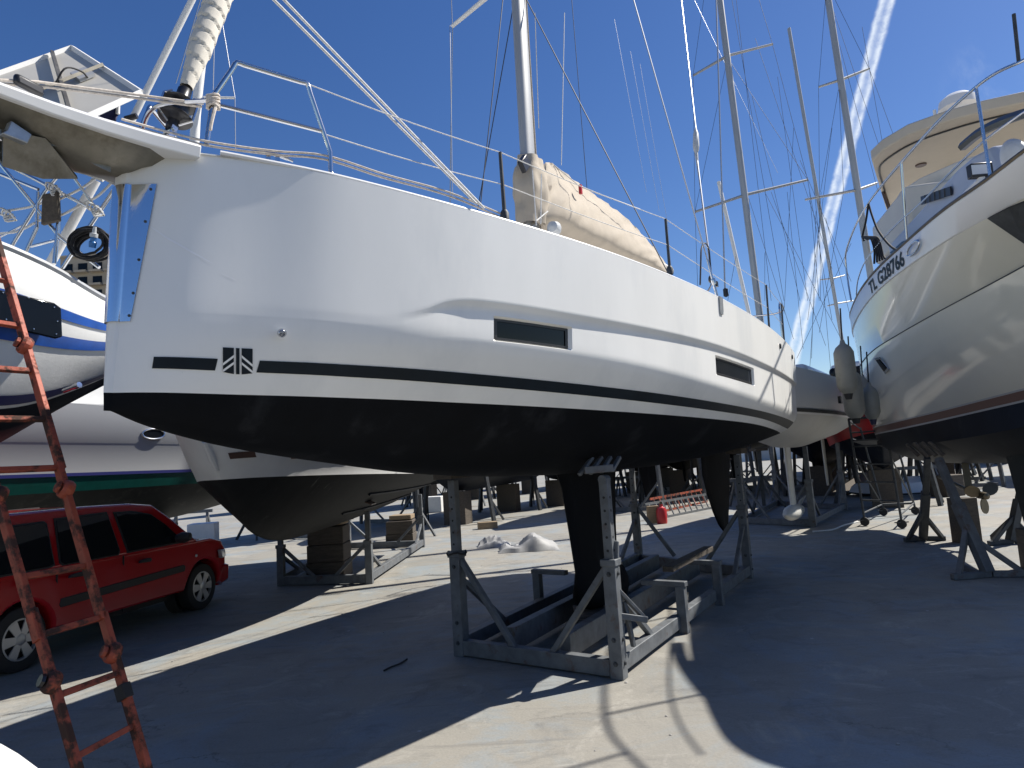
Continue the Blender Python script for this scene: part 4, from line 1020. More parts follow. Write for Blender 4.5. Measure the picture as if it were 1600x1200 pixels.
# side windows: three on each side, sunk dark panes in black surrounds
wins = [[(-.52, 1.0), (-.54, 1.12), (-.46, 1.34), (-.36, 1.385), (.33, 1.395), (.36, 1.37), (.36, .97), (.3, .955), (-.35, .955)],
        [(.5, .95), (.46, .98), (.5, 1.405), (1.2, 1.415), (1.27, .99), (1.24, .95)],
        [(1.42, .96), (1.34, 1.41), (1.62, 1.4), (1.9, 1.345), (2.12, 1.2), (2.34, 1.0), (2.32, .96)]]
for sg in (-1, 1):
    for wv in wins:
        cx = sum(q[0] for q in wv)/len(wv); cz = sum(q[1] for q in wv)/len(wv)
        big = [(cx+(x-cx)*1.045, cz+(z-cz)*1.09) for x, z in wv]
        f = obj('window_surround', MB().plate([(x, sg*(ghy(x, z)+.004), z) for x, z in big], .016), 'car_trim', car, smooth=0)
        obj('window', MB().plate([(x, sg*(ghy(x, z)+.010), z) for x, z in wv], .016), 'car_glass', car, smooth=0)
    obj('door_moulding', MB().prism([(.42, .52), (.40, .55), (.42, .61), (2.35, .66), (2.38, .63), (2.36, .575)], lambda x, z: (x, sg*(sidey(x, z)-.01), z), lambda x, z: (x, sg*(sidey(x, z)+.014), z)), 'car_trim', car, bevel=.006)
    for hx in (.52, 1.55): obj('door_handle', MB().prism([(hx, .80), (hx+.02, .83), (hx+.19, .84), (hx+.21, .815), (hx+.18, .79)], lambda x, z: (x, sg*(sidey(x, z)-.005), z), lambda x, z: (x, sg*(sidey(x, z)+.03), z)), 'car_trim', car, bevel=.008)
    for dx in (.41, 1.34): obj('door_gap', MB().prism([(dx, .28), (dx+.006, .28), (dx+.006, .92), (dx, .92)], lambda x, z: (x, sg*(sidey(x, z)-.02), z), lambda x, z: (x, sg*(sidey(x, z)+.0015), z)), 'car_trim', car, smooth=0)
    obj('mirror', MB().lathe([(0, -.1), (.05, -.09), (.075, 0), (.05, .09), (0, .1)], (2.25, sg*.95, 1.02), (.2, sg*1, .1), 12), 'car_trim', car)
    obj('head_lamp', MB().prism([(wb+.45, .62), (wb+.42, .74), (wb+.62, .73), (wb+.73, .62)], lambda x, z: (x, sg*(sidey(x, z)-.06), z), lambda x, z: (x, sg*(sidey(x, z)+.008), z)), 'lamp_clear', car, bevel=.01)
    obj('side_repeater', MB().lathe([(0, .012), (.016, .01), (.02, 0)], (2.62, sg*sidey(2.6, .75), .74), (0, sg, 0), 10), 'lamp_clear', car)
    obj('roof_rail', MB().bar((-.3, sg*.62, 1.51), (1.6, sg*.62, 1.52), .03, .025), 'car_trim', car)
    obj('tail_lamp', MB().prism([(-.74, .75), (-.72, 1.0), (-.62, 1.0), (-.62, .75)], lambda x, z: (x-.01, sg*.72, z), lambda x, z: (x-.01, sg*.8, z)), 'lamp_red', car)
    obj('fuel_sticker', MB().box((.02, sg*(sidey(0, .84)+.002), .845), (.05, .006, .05)), 'white_paint', car)
obj('front_bumper', MB().prism([(wb+.5, .22), (wb+.78, .26), (wb+.8, .5), (wb+.6, .52)], lambda x, z: (x, -.72, z), lambda x, z: (x, .72, z)), 'car_red', car, bevel=.04)
obj('underbody', MB().box((wb/2, 0, .33), (wb+.9, 1.2, .25)), 'interior', car)
for x in (0, wb):
    for sg in (-1, 1):
        y = sg*(cw-.1)
        ty = MB().lathe([(.19, -.085), (.27, -.095), (.3, -.08), (WR, -.05), (WR, .05), (.3, .08), (.27, .095), (.19, .085)], (x, y, WR), (0, sg, 0), 36)
        wo = obj('wheel', ty, 'rubber', car, smooth=40)
        hc = MB().lathe([(.2, .05), (.2, .09), (.185, .092), (.18, .06)], (x, y, WR), (0, sg, 0), 30)
        for k in range(6):
            a = k*math.pi/3; r1, r2 = .055, .185; wv_ = .038
            ca, sa = math.cos(a), math.sin(a)
            pts = [(r1, -wv_*.9), (r2, -wv_*1.35), (r2, wv_*1.35), (r1, wv_*.9)]
            hc.plate([(x+u*ca-v*sa, y+sg*.088, WR+u*sa+v*ca) for u, v in pts], .012)
        hc.lathe([(0, .1), (.04, .1), (.065, .09), (.065, .07)], (x, y, WR), (0, sg, 0), 20)
        obj('hubcap', hc, 'wheel_silver', wo, smooth=35)
        obj('brake_disc', MB().lathe([(0, .03), (.18, .03)], (x, y, WR), (0, sg, 0), 24), 'interior', wo)
        obj('wheel_well', MB().lathe([(.0, -.2), (.36, -.2), (.36, -.02)], (x, y-sg*.05, WR), (0, sg, 0), 24), 'interior', car)
for x in (.95, 1.75):
    for sg in (-1, 1): pass

# ------------------------------------------------------------------ rusty orange folding ladder in front
lad = thing('folding_ladder', 'rusty orange folding ladder leaning in the left foreground', 'ladder', P(170, 1235))
def line3(p, q, y0, y1, pa, ya, pb, yb): pass
RB, RT = at(240, 1245, 3.62), at(-32, 290, 4.35)
LB, LT = at(130, 1240, 3.38), at(-140, 290, 4.10)
def on(Pa, Pb, k): return Pa.lerp(Pb, k)
def lp(nm, mb, mt='orange_rust', bev=.004, lab=None): return obj(nm, mb, mt, lad, world=True, bevel=bev, smooth=25, label=lab)
joints = (.235, .49)
def rail(Pa, Pb, segs, dx):
    for i, (a, b) in enumerate(segs):
        up = (LB-RB).normalized(); off = up*dx*(1 if i % 2 else -1)*.5
        lp('rail', MB().bar(on(Pa, Pb, a)+off, on(Pa, Pb, b)+off, .058, .03, up=(RB-LB)))
RBp, LBp = RB, LB
rail(RB, RT, ((-.02, .245), (.235, .475), (.465, 1.02)), .012); rail(LB, LT, ((-.02, .245), (.2, .495), (.485, 1.02)), .012)
def find(Pa, Pb, y):
    a, b = 0, 1
    for _ in range(40):
        k = (a+b)/2; w_ = on(Pa, Pb, k)-Vector((0, 0, CAM_H)); yy = 600-FPX*w_.dot(cU)/w_.dot(cF)
        if yy > y: a = k
        else: b = k
    return a
for yl, yr in ((1185, 1134), (1088, 1052), (993, 964), (902, 884), (735, 731), (654, 655), (572, 580), (492, 510), (415, 440), (335, 365)):
    kl_, kr_ = find(LB, LT, yl), find(RB, RT, yr); k = (kl_+kr_)/2
    a, b = on(LB, LT, kl_), on(RB, RT, kr_)
    lp('rung', MB().bar(a, b, .03, .03, up=(RT-RB)))
for (Pa, Pb, y) in ((RB, RT, 1020), (RB, RT, 765), (LB, LT, 1066), (LB, LT, 775), (RB, RT, 540)):
    c = on(Pa, Pb, find(Pa, Pb, y)); ax = (RB-LB).normalized()
    j = lp('hinge', MB().lathe([(0, -.03), (.045, -.03), (.055, -.012), (.055, .012), (.045, .03), (0, .03)], c, ax, 14), 'orange_rust', 0)
    kn_ = MB()
    kn_.lathe([(0, -.055), (.03, -.055), (.034, -.04), (.022, -.03)], c-ax*.0, ax, 8)
    lp('hinge_knob', kn_, 'orange_rust' if y != 1066 else 'black_plastic', 0)
lp('end_cap', MB().bar(on(RB, RT, find(RB, RT, 1070)), on(RB, RT, find(RB, RT, 1092)), .075, .05, up=(RB-LB)), 'rubber')
# ------------------------------------------------------------------ right: cream motor yacht, bow towards us
TR = Vector((5.55, 5.2, 0)); phR = R_(14); yr = thing('motor_yacht', 'cream motor yacht with flybridge and maroon waterline stripes on the right', 'motor yacht', TR, math.pi/2-phR)
BRx = frame_of(TR, phR)
LINES = {
 'sheer': [(0.000, 0.020, 4.260), (0.050, 0.500, 4.250), (0.160, 0.740, 4.240), (0.360, 0.910, 4.220), (0.620, 1.000, 4.200), (1.150, 1.100, 4.165), (2.289, 1.131, 4.240), (3.784, 1.120, 4.294), (5.136, 1.156, 4.274), (6.406, 1.121, 4.219), (8.178, 0.907, 4.169), (9.300, 0.653, 4.159)],
 'knuck': [(0.100, 0.020, 3.980), (0.180, 0.450, 3.960), (0.400, 0.700, 3.930), (1.100, 0.930, 3.880), (2.214, 1.037, 3.931), (3.784, 1.092, 3.987), (5.136, 1.128, 3.983), (6.406, 1.110, 3.908), (8.178, 0.896, 3.861), (9.300, 0.645, 3.851)],
 'rub': [(0.400, 0.020, 3.600), (0.600, 0.200, 3.550), (1.100, 0.460, 3.470), (2.214, 0.674, 3.381), (3.784, 0.856, 3.313), (5.136, 0.972, 3.255), (6.406, 1.024, 3.199), (8.178, 0.838, 3.155), (9.300, 0.603, 3.145)],
 'boot': [(0.950, 0.020, 2.360), (1.325, 0.147, 2.302), (2.214, 0.218, 2.250), (3.784, 0.418, 2.158), (5.136, 0.602, 2.078), (6.406, 0.786, 2.009), (8.178, 0.701, 1.971), (9.300, 0.505, 1.961)]}
def RL(nm, t):
    l = LINES[nm]; return Vector((t, itp(t, [q[0] for q in l], [q[1] for q in l]), itp(t, [q[0] for q in l], [q[2] for q in l])))
def shift(l, db, dz): return [(t, max(.02, b+db) if i else b, z+dz) for i, (t, b, z) in enumerate(l)]
kee = [(1.1, .02, 2.0), (1.5, .02, 1.75), (2.3, .02, 1.5), (3.2, .02, 1.38), (4.5, .02, 1.3), (6.5, .02, 1.26), (8.2, .02, 1.28), (9.3, .02, 1.36)]
b1 = shift(LINES['boot'], -.006, -.022); b2_ = shift(LINES['boot'], -.03, -.125); b3 = shift(LINES['boot'], -.036, -.15)
weld(obj('hull', loft([LINES['boot'], blend(LINES['boot'], LINES['rub'], .33, .05), blend(LINES['boot'], LINES['rub'], .66, .055), LINES['rub']], 70), 'cream', yr))
r2 = shift(LINES['rub'], -.008, .015)
weld(obj('upper_hull', loft([LINES['rub'], r2, blend(r2, LINES['knuck'], .5, .0), LINES['knuck']], 70), 'cream', yr))
weld(obj('bulwark', loft([LINES['knuck'], shift(LINES['knuck'], .02, .012), shift(LINES['sheer'], .012, -.02), LINES['sheer']], 70), 'gelcoat_clean', yr))
weld(obj('waterline_stripe', loft([b1, LINES['boot']], 70), 'grey_light', yr, label='pale pinstripe above the maroon waterline stripe')); weld(obj('waterline_stripe', loft([b2_, b1], 70), 'stripe_maroon', yr, label='broad maroon waterline stripe'))
bmid = blend(kee, b3, .55, .18)
weld(obj('lower_stripe', loft([b3, b2_], 70), 'grey_light', yr)); weld(obj('hull_bottom', loft([kee, blend(kee, b3, .25, .1), bmid, b3], 70), 'antifoul_navy', yr))
obj('deck', deck_cap(LINES['sheer'], 60, .03), 'gelcoat_clean', yr)
obj('cap_rail', MB().tube([Vector((q.x, q.y, q.z+.01)) for q in spline(LINES['sheer'], 70)], .022, 6), 'bronze', yr)
obj('keel', MB().prism([(2.4, 1.6), (2.8, .6), (4.0, .5), (4.3, 1.5)], lambda x, z: (x, -.12, z), lambda x, z: (x, .12, z)), 'antifoul_green', yr, bevel=.06)
obj('keel_block', MB().box((3.4, 0, .25), (1.0, .5, .5)), 'wood_dark', yr, bevel=.01)
# registration lettering bent onto the bulwark
fc = bpy.data.curves.new('letters', 'FONT'); fc.body = 'TL G28766'; fc.resolution_u = 4; fc.offset = .03
fo_ = bpy.data.objects.new('letters', fc); col.objects.link(fo_)
dg = bpy.context.evaluated_depsgraph_get(); me_ = fo_.evaluated_get(dg).to_mesh()
bmt = bmesh.new(); bmt.from_mesh(me_); bmesh.ops.subdivide_edges(bmt, edges=[e for e in bmt.edges if e.calc_length() > .2], cuts=2)
xs = [v.co.x for v in bmt.verts]; ys = [v.co.y for v in bmt.verts]; x0, x1, y0, y1 = min(xs), max(xs), min(ys), max(ys)
TA, TB = 5.6, 3.85
tx = MB(); bmt.verts.index_update()
def bulw(t, f, off):
    a, b = RL('knuck', t)+Vector((0, .02, .012)), RL('sheer', t)+Vector((0, .012, -.02)); return a.lerp(b, f)+Vector((-.0, off, off*.15))
tx.add([bulw(TA+(TB-TA)*(v.co.x-x0)/(x1-x0), .1+.78*(v.co.y-y0)/(y1-y0), .007) for v in bmt.verts], [[v.index for v in f.verts] for f in bmt.faces])
fo_.evaluated_get(dg).to_mesh_clear(); bmt.free(); bpy.data.objects.remove(fo_)
obj('registration_letters', tx, 'stripe_dark', yr, smooth=0, label='dark registration TL G28766 on the bulwark')
# porthole, fairlead, anchor pocket
def rside(px, py, l0, l1, off=.01):          # photo point on the near topside between two lines
    b = 1.6
    for _ in range(50):
        q = BRx(px, py, -b); t = max(.8, min(10, q.x)); A_, B_ = RL(l0, t), RL(l1, t); f = (q.z-A_.z)/(B_.z-A_.z); b = .5*b+.5*(A_.y+(B_.y-A_.y)*max(-.2, min(1.2, f))+off)
    return BRx(px, py, -b)
pp4 = [rside(*q, 'boot', 'rub', .075) for q in ((1367, 560), (1374, 558), (1390, 577), (1384, 584))]
po_ = obj('porthole', MB().plate(pp4, .02), 'stainless', yr, smooth=0)
c4 = sum(pp4, Vector())/4; obj('porthole_glass', MB().plate([c4+(q-c4)*.72+Vector((0, .014, 0)) for q in pp4], .012), 'glass_dark', po_, smooth=0)
cf4 = rside(1427, 388, 'knuck', 'sheer', .04)
obj('fairlead', MB().tube([rside(1427+9*math.cos(u)*1.0-3*math.sin(u), 388+11*math.sin(u)-5*math.cos(u), 'knuck', 'sheer', .05) for u in [2*math.pi*i/20 for i in range(20)]], .014, 8, closed=True), 'stainless', yr, smooth=60)
ap = [rside(*q, 'rub', 'knuck', .03) for q in ((1543, 341), (1575, 324), (1625, 305), (1660, 330), (1640, 400), (1600, 380))]
obj('anchor_pocket', MB().plate(ap, .012), 'steel_dark', yr, smooth=0)
# guard rails
def rr(px, py, inset=.1):
    t = 3.
    for _ in range(60): t = .5*t+.5*max(.3, min(6.4, BRx(px, py, -(RL('sheer', t).y-inset)).x))
    return BRx(px, py, -(RL('sheer', t).y-inset))
top_r = [rr(*q) for q in ((1700, 40), (1640, 72), (1600, 94), (1560, 112), (1525, 136), (1470, 186), (1410, 252), (1372, 297), (1352, 325), (1338, 350), (1326, 380), (1321, 402), (1325, 440), (1330, 470))]
obj('guard_rail', MB().tube(spline(top_r, 70), .0165, 10), 'stainless', yr, smooth=60)
obj('guard_rail', MB().tube(spline([rr(*q) for q in ((1640, 150), (1585, 185), (1530, 227), (1480, 275), (1440, 316), (1400, 352), (1372, 382), (1350, 412), (1340, 440), (1338, 462))], 50), .011, 8), 'stainless', yr, smooth=60)
for (a, b) in (((1525, 136), (1548, 280)), ((1408, 254), (1417, 374)), ((1584, 22), (1592, 98))): obj('rail_post', MB().tube([rr(*a), rr(*b)], .0165, 10), 'stainless' if a[0] != 1584 else 'steel_dark', yr, smooth=60)
# mooring line: black rope looped on the rail
def rb(nm, pts, r, mt): return obj(nm, MB().tube(spline([rr(*q) for q in pts], 24), r, 8), mt, yr, smooth=60)
rb('mooring_line', ((1357, 318), (1362, 335), (1372, 360), (1392, 385), (1408, 392), (1428, 390)), .017, 'rope_black'); rb('mooring_line', ((1357, 318), (1353, 345), (1348, 368), (1350, 376)), .017, 'rope_black')
for k in range(5): rb('rope_tail', ((1347+k*2, 370+k), (1360+k*3, 372), (1366+k*3.4, 390+k*2), (1366+k*4.2, 412-k*2)), .016, 'rope_black')
# superstructure
def house(nm, mt, t0, t1, b0, b1, z0, z1, rake=.35, par=None):
    mb = MB(); mb.grid([[(t+dx, k*b_, z) for (k, b_, z, dx) in ((-1, b, z0, 0), (-1, b*.96, z1, r_), (1, b*.96, z1, r_), (1, b, z0, 0))] for t, b, r_ in ((t0, b0*.7, rake), (t0+.25, b0*.92, rake), (t0+.8, b0, rake*.6), (t1, b1, 0))])
    mb.f += [[0, 1, 2, 3], [len(mb.v)-4+i for i in range(4)]]; mb.mi += [0, 0]
    return obj(nm, mb, mt, yr, bevel=.05, smooth=30)
lowc = house('lower_cabin', 'cream_dull', 1.6, 7.2, .72, .6, 3.85, 4.56)
tro = house('trunk_cabin', 'cabin_blue', 2.4, 6.8, .56, .5, 4.54, 5.08, .3)
obj('cabin_ledge', MB().tube([(2.0, .2, 4.57)] + [(2.4+.1*k, .70-.0025*k, 4.57) for k in range(0, 42)], .03, 6), 'gelcoat_clean', yr)
vt = [BRx(*q, -.57) for q in ((1440, 307), (1486, 291), (1487, 305), (1441, 320))]
for q in vt: q.y = .575
obj('vent_grille', MB().plate(vt, .02), 'window_rim', tro, smooth=0)
for k in range(1, 6):
    a, b = vt[0].lerp(vt[1], k/6), vt[3].lerp(vt[2], k/6); obj('grille_bar', MB().bar(a+Vector((0, .012, 0)), b+Vector((0, .012, 0)), .012, .012), 'steel_dark', tro, smooth=0)
lw = [BRx(*q, -.72) for q in ((1392, 395), (1412, 377), (1430, 371), (1432, 380), (1405, 398))]
for q in lw: q.y = .735
obj('cabin_window', MB().plate(lw, .02), 'glass_dark', lowc, smooth=0)
def slab(nm, pts, z, th, mt, back):
    poly = [P(x, y, z) for x, y in pts]; e = [Vector((math.sin(phR), math.cos(phR), 0))*back + poly[-1], ] 
    poly = poly + [poly[-1]+Vector((.5, back*.5, 0)), poly[0]+Vector((.8, .2, 0))]
    mb = MB(); n_ = len(poly); lo = [q.copy() for q in poly]; hi = [q+Vector((0, 0, th)) for q in poly]
    mb.v += lo+hi; mb.f += [list(range(n_))[::-1], list(range(n_, 2*n_))] + [[i, (i+1) % n_, n_+(i+1) % n_, n_+i] for i in range(n_)]; mb.mi += [0]*(n_+2)
    return obj(nm, mb, mt, yr, world=True, bevel=.03, smooth=40)
ZH = 7.4
ht = slab('hardtop', [(1394, 358), (1384, 325), (1372, 285), (1362, 251), (1380, 234), (1420, 211), (1480, 190), (1540, 174), (1600, 161), (1680, 148), (1760, 142)], ZH, .22, 'headliner', 8)
seam = [P(x, y, ZH-.012) for x, y in ((1392, 330), (1380, 290), (1374, 264), (1384, 250), (1424, 225), (1484, 203), (1544, 186), (1604, 173), (1690, 160))]
obj('underside_seam', MB().tube(spline(seam, 40), .02, 6), 'window_rim', yr, world=True)
obj('ceiling_lamp', MB().lathe([(0, -.03), (.1, -.03), (.11, 0)], P(1439, 257, ZH), (0, 0, 1), 16), 'stripe_brown', yr, world=True)
fb2 = slab('flybridge_coaming', [(1396, 366), (1398, 340), (1410, 322), (1440, 303), (1500, 278), (1560, 259), (1620, 244), (1700, 232)], 5.75, .28, 'cream_dull', 5)
for (x, y) in ((1380, 300), (1480, 262)):
    a = P(x, y, ZH); obj('hardtop_post', MB().bar(a, Vector((a.x+.15, a.y-.3, 5.9)), .07, .05), 'stripe_brown' if x == 1380 else 'cream_dull', yr, world=True)
rw = Vector((math.sin(phR), math.cos(phR), 0))
hc = P(1600, 300, 5.4); obj('wheelhouse', MB().box((6.9, -.35, 5.4), (2.2, 1.5, .75)), 'cream_dull', yr, bevel=.05)
obj('sun_visor', MB().tube(spline([BRx(*q, -.5) for q in ((1504, 229), (1530, 208), (1565, 190), (1610, 175), (1660, 165))], 20), .055, 6), 'window_rim', yr)
obj('radar_dome', MB().lathe([(0, .42), (.2, .4), (.33, .3), (.37, .12), (.3, 0), (.3, -.25)], at(1499, 178, 13.5), (0, 0, 1), 24), 'gelcoat_clean', yr, world=True)
obj('antenna', MB().tube([at(1462, 188, 13.5), at(1460, 172, 13.5)], .03, 6), 'white_paint', yr, world=True); obj('antenna', MB().tube([at(1482, 165, 13.5), at(1481, 152, 13.5)], .04, 6), 'white_paint', yr, world=True)
obj('rub_line', MB().tube([Vector((q.x, q.y+.004, q.z+.008)) for q in spline(LINES['rub'], 70)], .008, 5), 'steel_dark', yr)
fl_ = BRx(1531, 267, -.7); fo2 = obj('flood_lamp', MB().box(fl_, (.1, .24, .16), .2), 'window_rim', yr, bevel=.01); obj('lamp_lens', MB().box(fl_+Vector((-.05, .012, 0)), (.012, .19, .11), .2), 'lamp_clear', fo2); obj('lamp_foot', MB().box(fl_-Vector((0, 0, .13)), (.06, .06, .16)), 'white_paint', fo2)
bl = MB(); c = rr(1588, 248, .4); rows = []
for i in range(13):
    th = math.pi*i/12; rows.append([c+Vector((.15*math.sin(th)*math.cos(a)*(1+.12*noise.noise(Vector((th*2, math.cos(a)*2, math.sin(a)*2)))), .13*math.sin(th)*math.sin(a), .2*math.cos(th)+.05*math.sin(a)*math.sin(th))) for a in [2*math.pi*k/20 for k in range(20)]])
bl.grid(rows, close=True); obj('covered_lamp', bl, 'vinyl', yr, smooth=70, label='grey canvas hood over the bow fitting')
obj('anchor_roller', MB().prism([(0, 3.95), (-.35, 4.1), (-.35, 4.25), (.5, 4.3), (.5, 4.05)], lambda x, z: (x, -.12, z), lambda x, z: (x, .12, z)), 'stainless', yr, bevel=.01)
# ------------------------------------------------------------------ fenders hung from it
def fender(px, py, Y, r, ln, lab, tilt=.0, tip='rubber', body='fender_grey'):
    c = at(px, py, Y); o = thing('fender', lab, 'fender', c-Vector((0, 0, ln/2)), group='fenders hung on the motor yacht')
    n_ = [(0, 0), (r*.22, .01), (r*.3, .05), (r*.75, .10), (r, .17), (r*1.02, ln*.5), (r, ln-.17), (r*.75, ln-.10), (r*.3, ln-.05), (r*.2, ln)]
    obj('fender_body', MB().lathe(n_[2:-2] if False else n_, (0, 0, 0), (tilt, 0, 1), 22), body, o, smooth=50)
    obj('fender_tip', MB().lathe([(0, -.012), (r*.3, -.01), (r*.46, .065), (r*.44, .07)], (0, 0, 0), (tilt, 0, 1), 16), tip, o)
    obj('fender_rope', MB().tube([(tilt*ln, 0, ln), (tilt*ln+.05, .05, ln+.45)], .01, 6), 'rope_black', o)
    return o
fender(1321, 577, 9.4, .128, .8, 'leftmost big grey fender hanging in front on the motor yacht')
fender(1333, 617, 9.9, .135, .8, 'second big grey fender, tucked right behind the leftmost one')
fender(1351, 617, 10.6, .1, .62, 'small pale fender between the two dark-tipped fenders on the motor yacht')
fender(1361, 630, 10.0, .11, .6, 'lowest fender with a dark blue tip near the stripes of the motor yacht', tip='vinyl_navy')
# ------------------------------------------------------------------ props under the yacht
def prop(name, lab, foot, top, spread, mt, grp=None, pad=True):
    o = thing(name, lab, 'prop stand', foot, group=grp); f = Vector(foot); t = Vector(top); d_ = (t-f)
    def pt(nm, mb, m_=mt, bev=.006): return obj(nm, mb, m_, o, world=True, bevel=bev, smooth=20)
    s1 = Vector((spread, 0, 0)); s2 = Vector((spread*.1, spread*1.0, 0))
    pt('post', MB().bar(f+Vector((0, 0, .05)), f+d_*.6, .12, .11)); pt('inner_post', MB().bar(f+d_*.58, t, .085, .08))
    pt('leg', MB().bar(f+d_*.42, f-s1*.62+Vector((0, -.05, .05)), .06, .06)); pt('leg', MB().bar(f+d_*.32, f+s1*.55+Vector((0, -.12, .05)), .06, .06)); pt('leg', MB().bar(f+d_*.4, f+s2+Vector((0, 0, .05)), .06, .06))
    pt('foot_bar', MB().bar(f-s1*.75+Vector((0, -.05, .04)), f+Vector((.02, -.0, .04)), .07, .07)); pt('foot_bar', MB().bar(f+Vector((.05, 0, .04)), f+s1*.65+Vector((0, -.14, .04)), .07, .07)); pt('foot_bar', MB().bar(f, f+s2+Vector((0, 0, .04)), .06, .06))
    if pad:
        x = d_.cross(Vector((0, 1, 0))).normalized()
        for k in (-1, 0, 1): pt('pad_board', MB().bar(t+Vector((.1*k-.05, -.05, .03)), t+Vector((.1*k-.16, .05, .22)), .08, .04), 'wood_dark')
    return o
prop('prop_stand', 'weathered steel prop stand with three legs in front under the motor yacht', P(1545, 902), at(1466, 716, 9.2), .62, 'galv_paint')
prop('prop_stand', 'dark prop stand half hidden behind the front prop stand of the motor yacht', P(1443, 845), at(1449, 715, 10.6), .45, 'steel_dark')
prop('prop_stand', 'dark prop stand under the far side of the motor yacht beside its propeller', P(1580, 850), at(1600, 735, 11.0), .5, 'steel_dark', pad=False)
pr2 = thing('boat_propeller', 'dark three-bladed propeller on its shaft behind the prop stands', 'propeller', at(1535, 774, 10.8))
obj('hub', MB().lathe([(0, -.12), (.05, -.1), (.06, .08), (0, .1)], (0, 0, 0), (0, 1, .1), 14), 'bronze', pr2)
for k in range(3):
    a = .6+k*2.094; ca, sa = math.cos(a), math.sin(a); e = []
    for i in range(14):
        u = 2*math.pi*i/14; x_, z_ = .16+.12*math.cos(u), .085*math.sin(u); e.append((x_*ca-z_*sa, .04*math.sin(u), x_*sa+z_*ca))
    obj('blade', MB().plate(e, .014), 'bronze', pr2, smooth=30)
obj('shaft', MB().tube([(0, .1, 0), (.1, 1.2, .25)], .03, 10), 'stainless_dirty', pr2)
obj('bracket', MB().bar((0, .3, .05), (.05, .4, .75), .1, .04), 'bronze', pr2)
obj('shaft_block', MB().box((.05, .6, -.75 + .18), (.3, .3, 1.0)), 'wood_dark', pr2)
# ------------------------------------------------------------------ wheeled boarding steps between the rows
stp = thing('boarding_steps', 'grey tubular boarding steps on castors left of the motor yacht', 'boarding steps', P(1375, 812))
fl1, fl2, bk1, bk2 = P(1352, 822), P(1410, 826), P(1381, 806), P(1431, 804)
t1, t2 = at(1326, 655, fl1.y), at(1381, 650, fl2.y); t3, t4 = at(1344, 668, bk1.y), at(1392, 662, bk2.y)
def sp_(nm, a, b, r=.024): return obj(nm, MB().tube([a, b], r, 8), 'steel_dark', stp, world=True)
up_ = Vector((0, 0, .16))
for a, b in ((fl1+up_, t1), (fl2+up_, t2), (bk1+up_, t3), (bk2+up_, t4)): sp_('upright', a, b)
for k in (.18, .36, .54, .72, .86): sp_('rung', (fl1+up_).lerp(t1, k), (fl2+up_).lerp(t2, k), .017)
for k in (.05, .8, .98):
    sp_('side_bar', (fl1+up_).lerp(t1, k), (bk1+up_).lerp(t3, k), .017); sp_('side_bar', (fl2+up_).lerp(t2, k), (bk2+up_).lerp(t4, k), .017)
sp_('back_bar', (bk1+up_).lerp(t3, .05), (bk2+up_).lerp(t4, .05)); sp_('handrail', t1, t2); sp_('stay_bar', (bk1+up_).lerp(t3, .05), (fl1+up_).lerp(t1, .6), .017); sp_('stay_bar', (bk2+up_).lerp(t4, .05), (fl2+up_).lerp(t2, .6), .017)
pf = [(fl1+up_).lerp(t1, .78), (fl2+up_).lerp(t2, .78), (bk2+up_).lerp(t4, .78), (bk1+up_).lerp(t3, .78)]; obj('platform', MB().plate(pf, .03), 'steel_dark', stp, world=True)
for p in (fl1, fl2, bk1, bk2):
    co = obj('castor', MB().lathe([(0, -.03), (.085, -.03), (.09, 0), (.085, .03), (0, .03)], p+Vector((0, 0, .09)), (.6, .8, 0), 18), 'rubber', stp, world=True)
    obj('castor_brake', MB().bar(p+Vector((-.13, 0, .12)), p+Vector((.13, 0, .12)), .04, .02), 'steel_dark', stp, world=True)
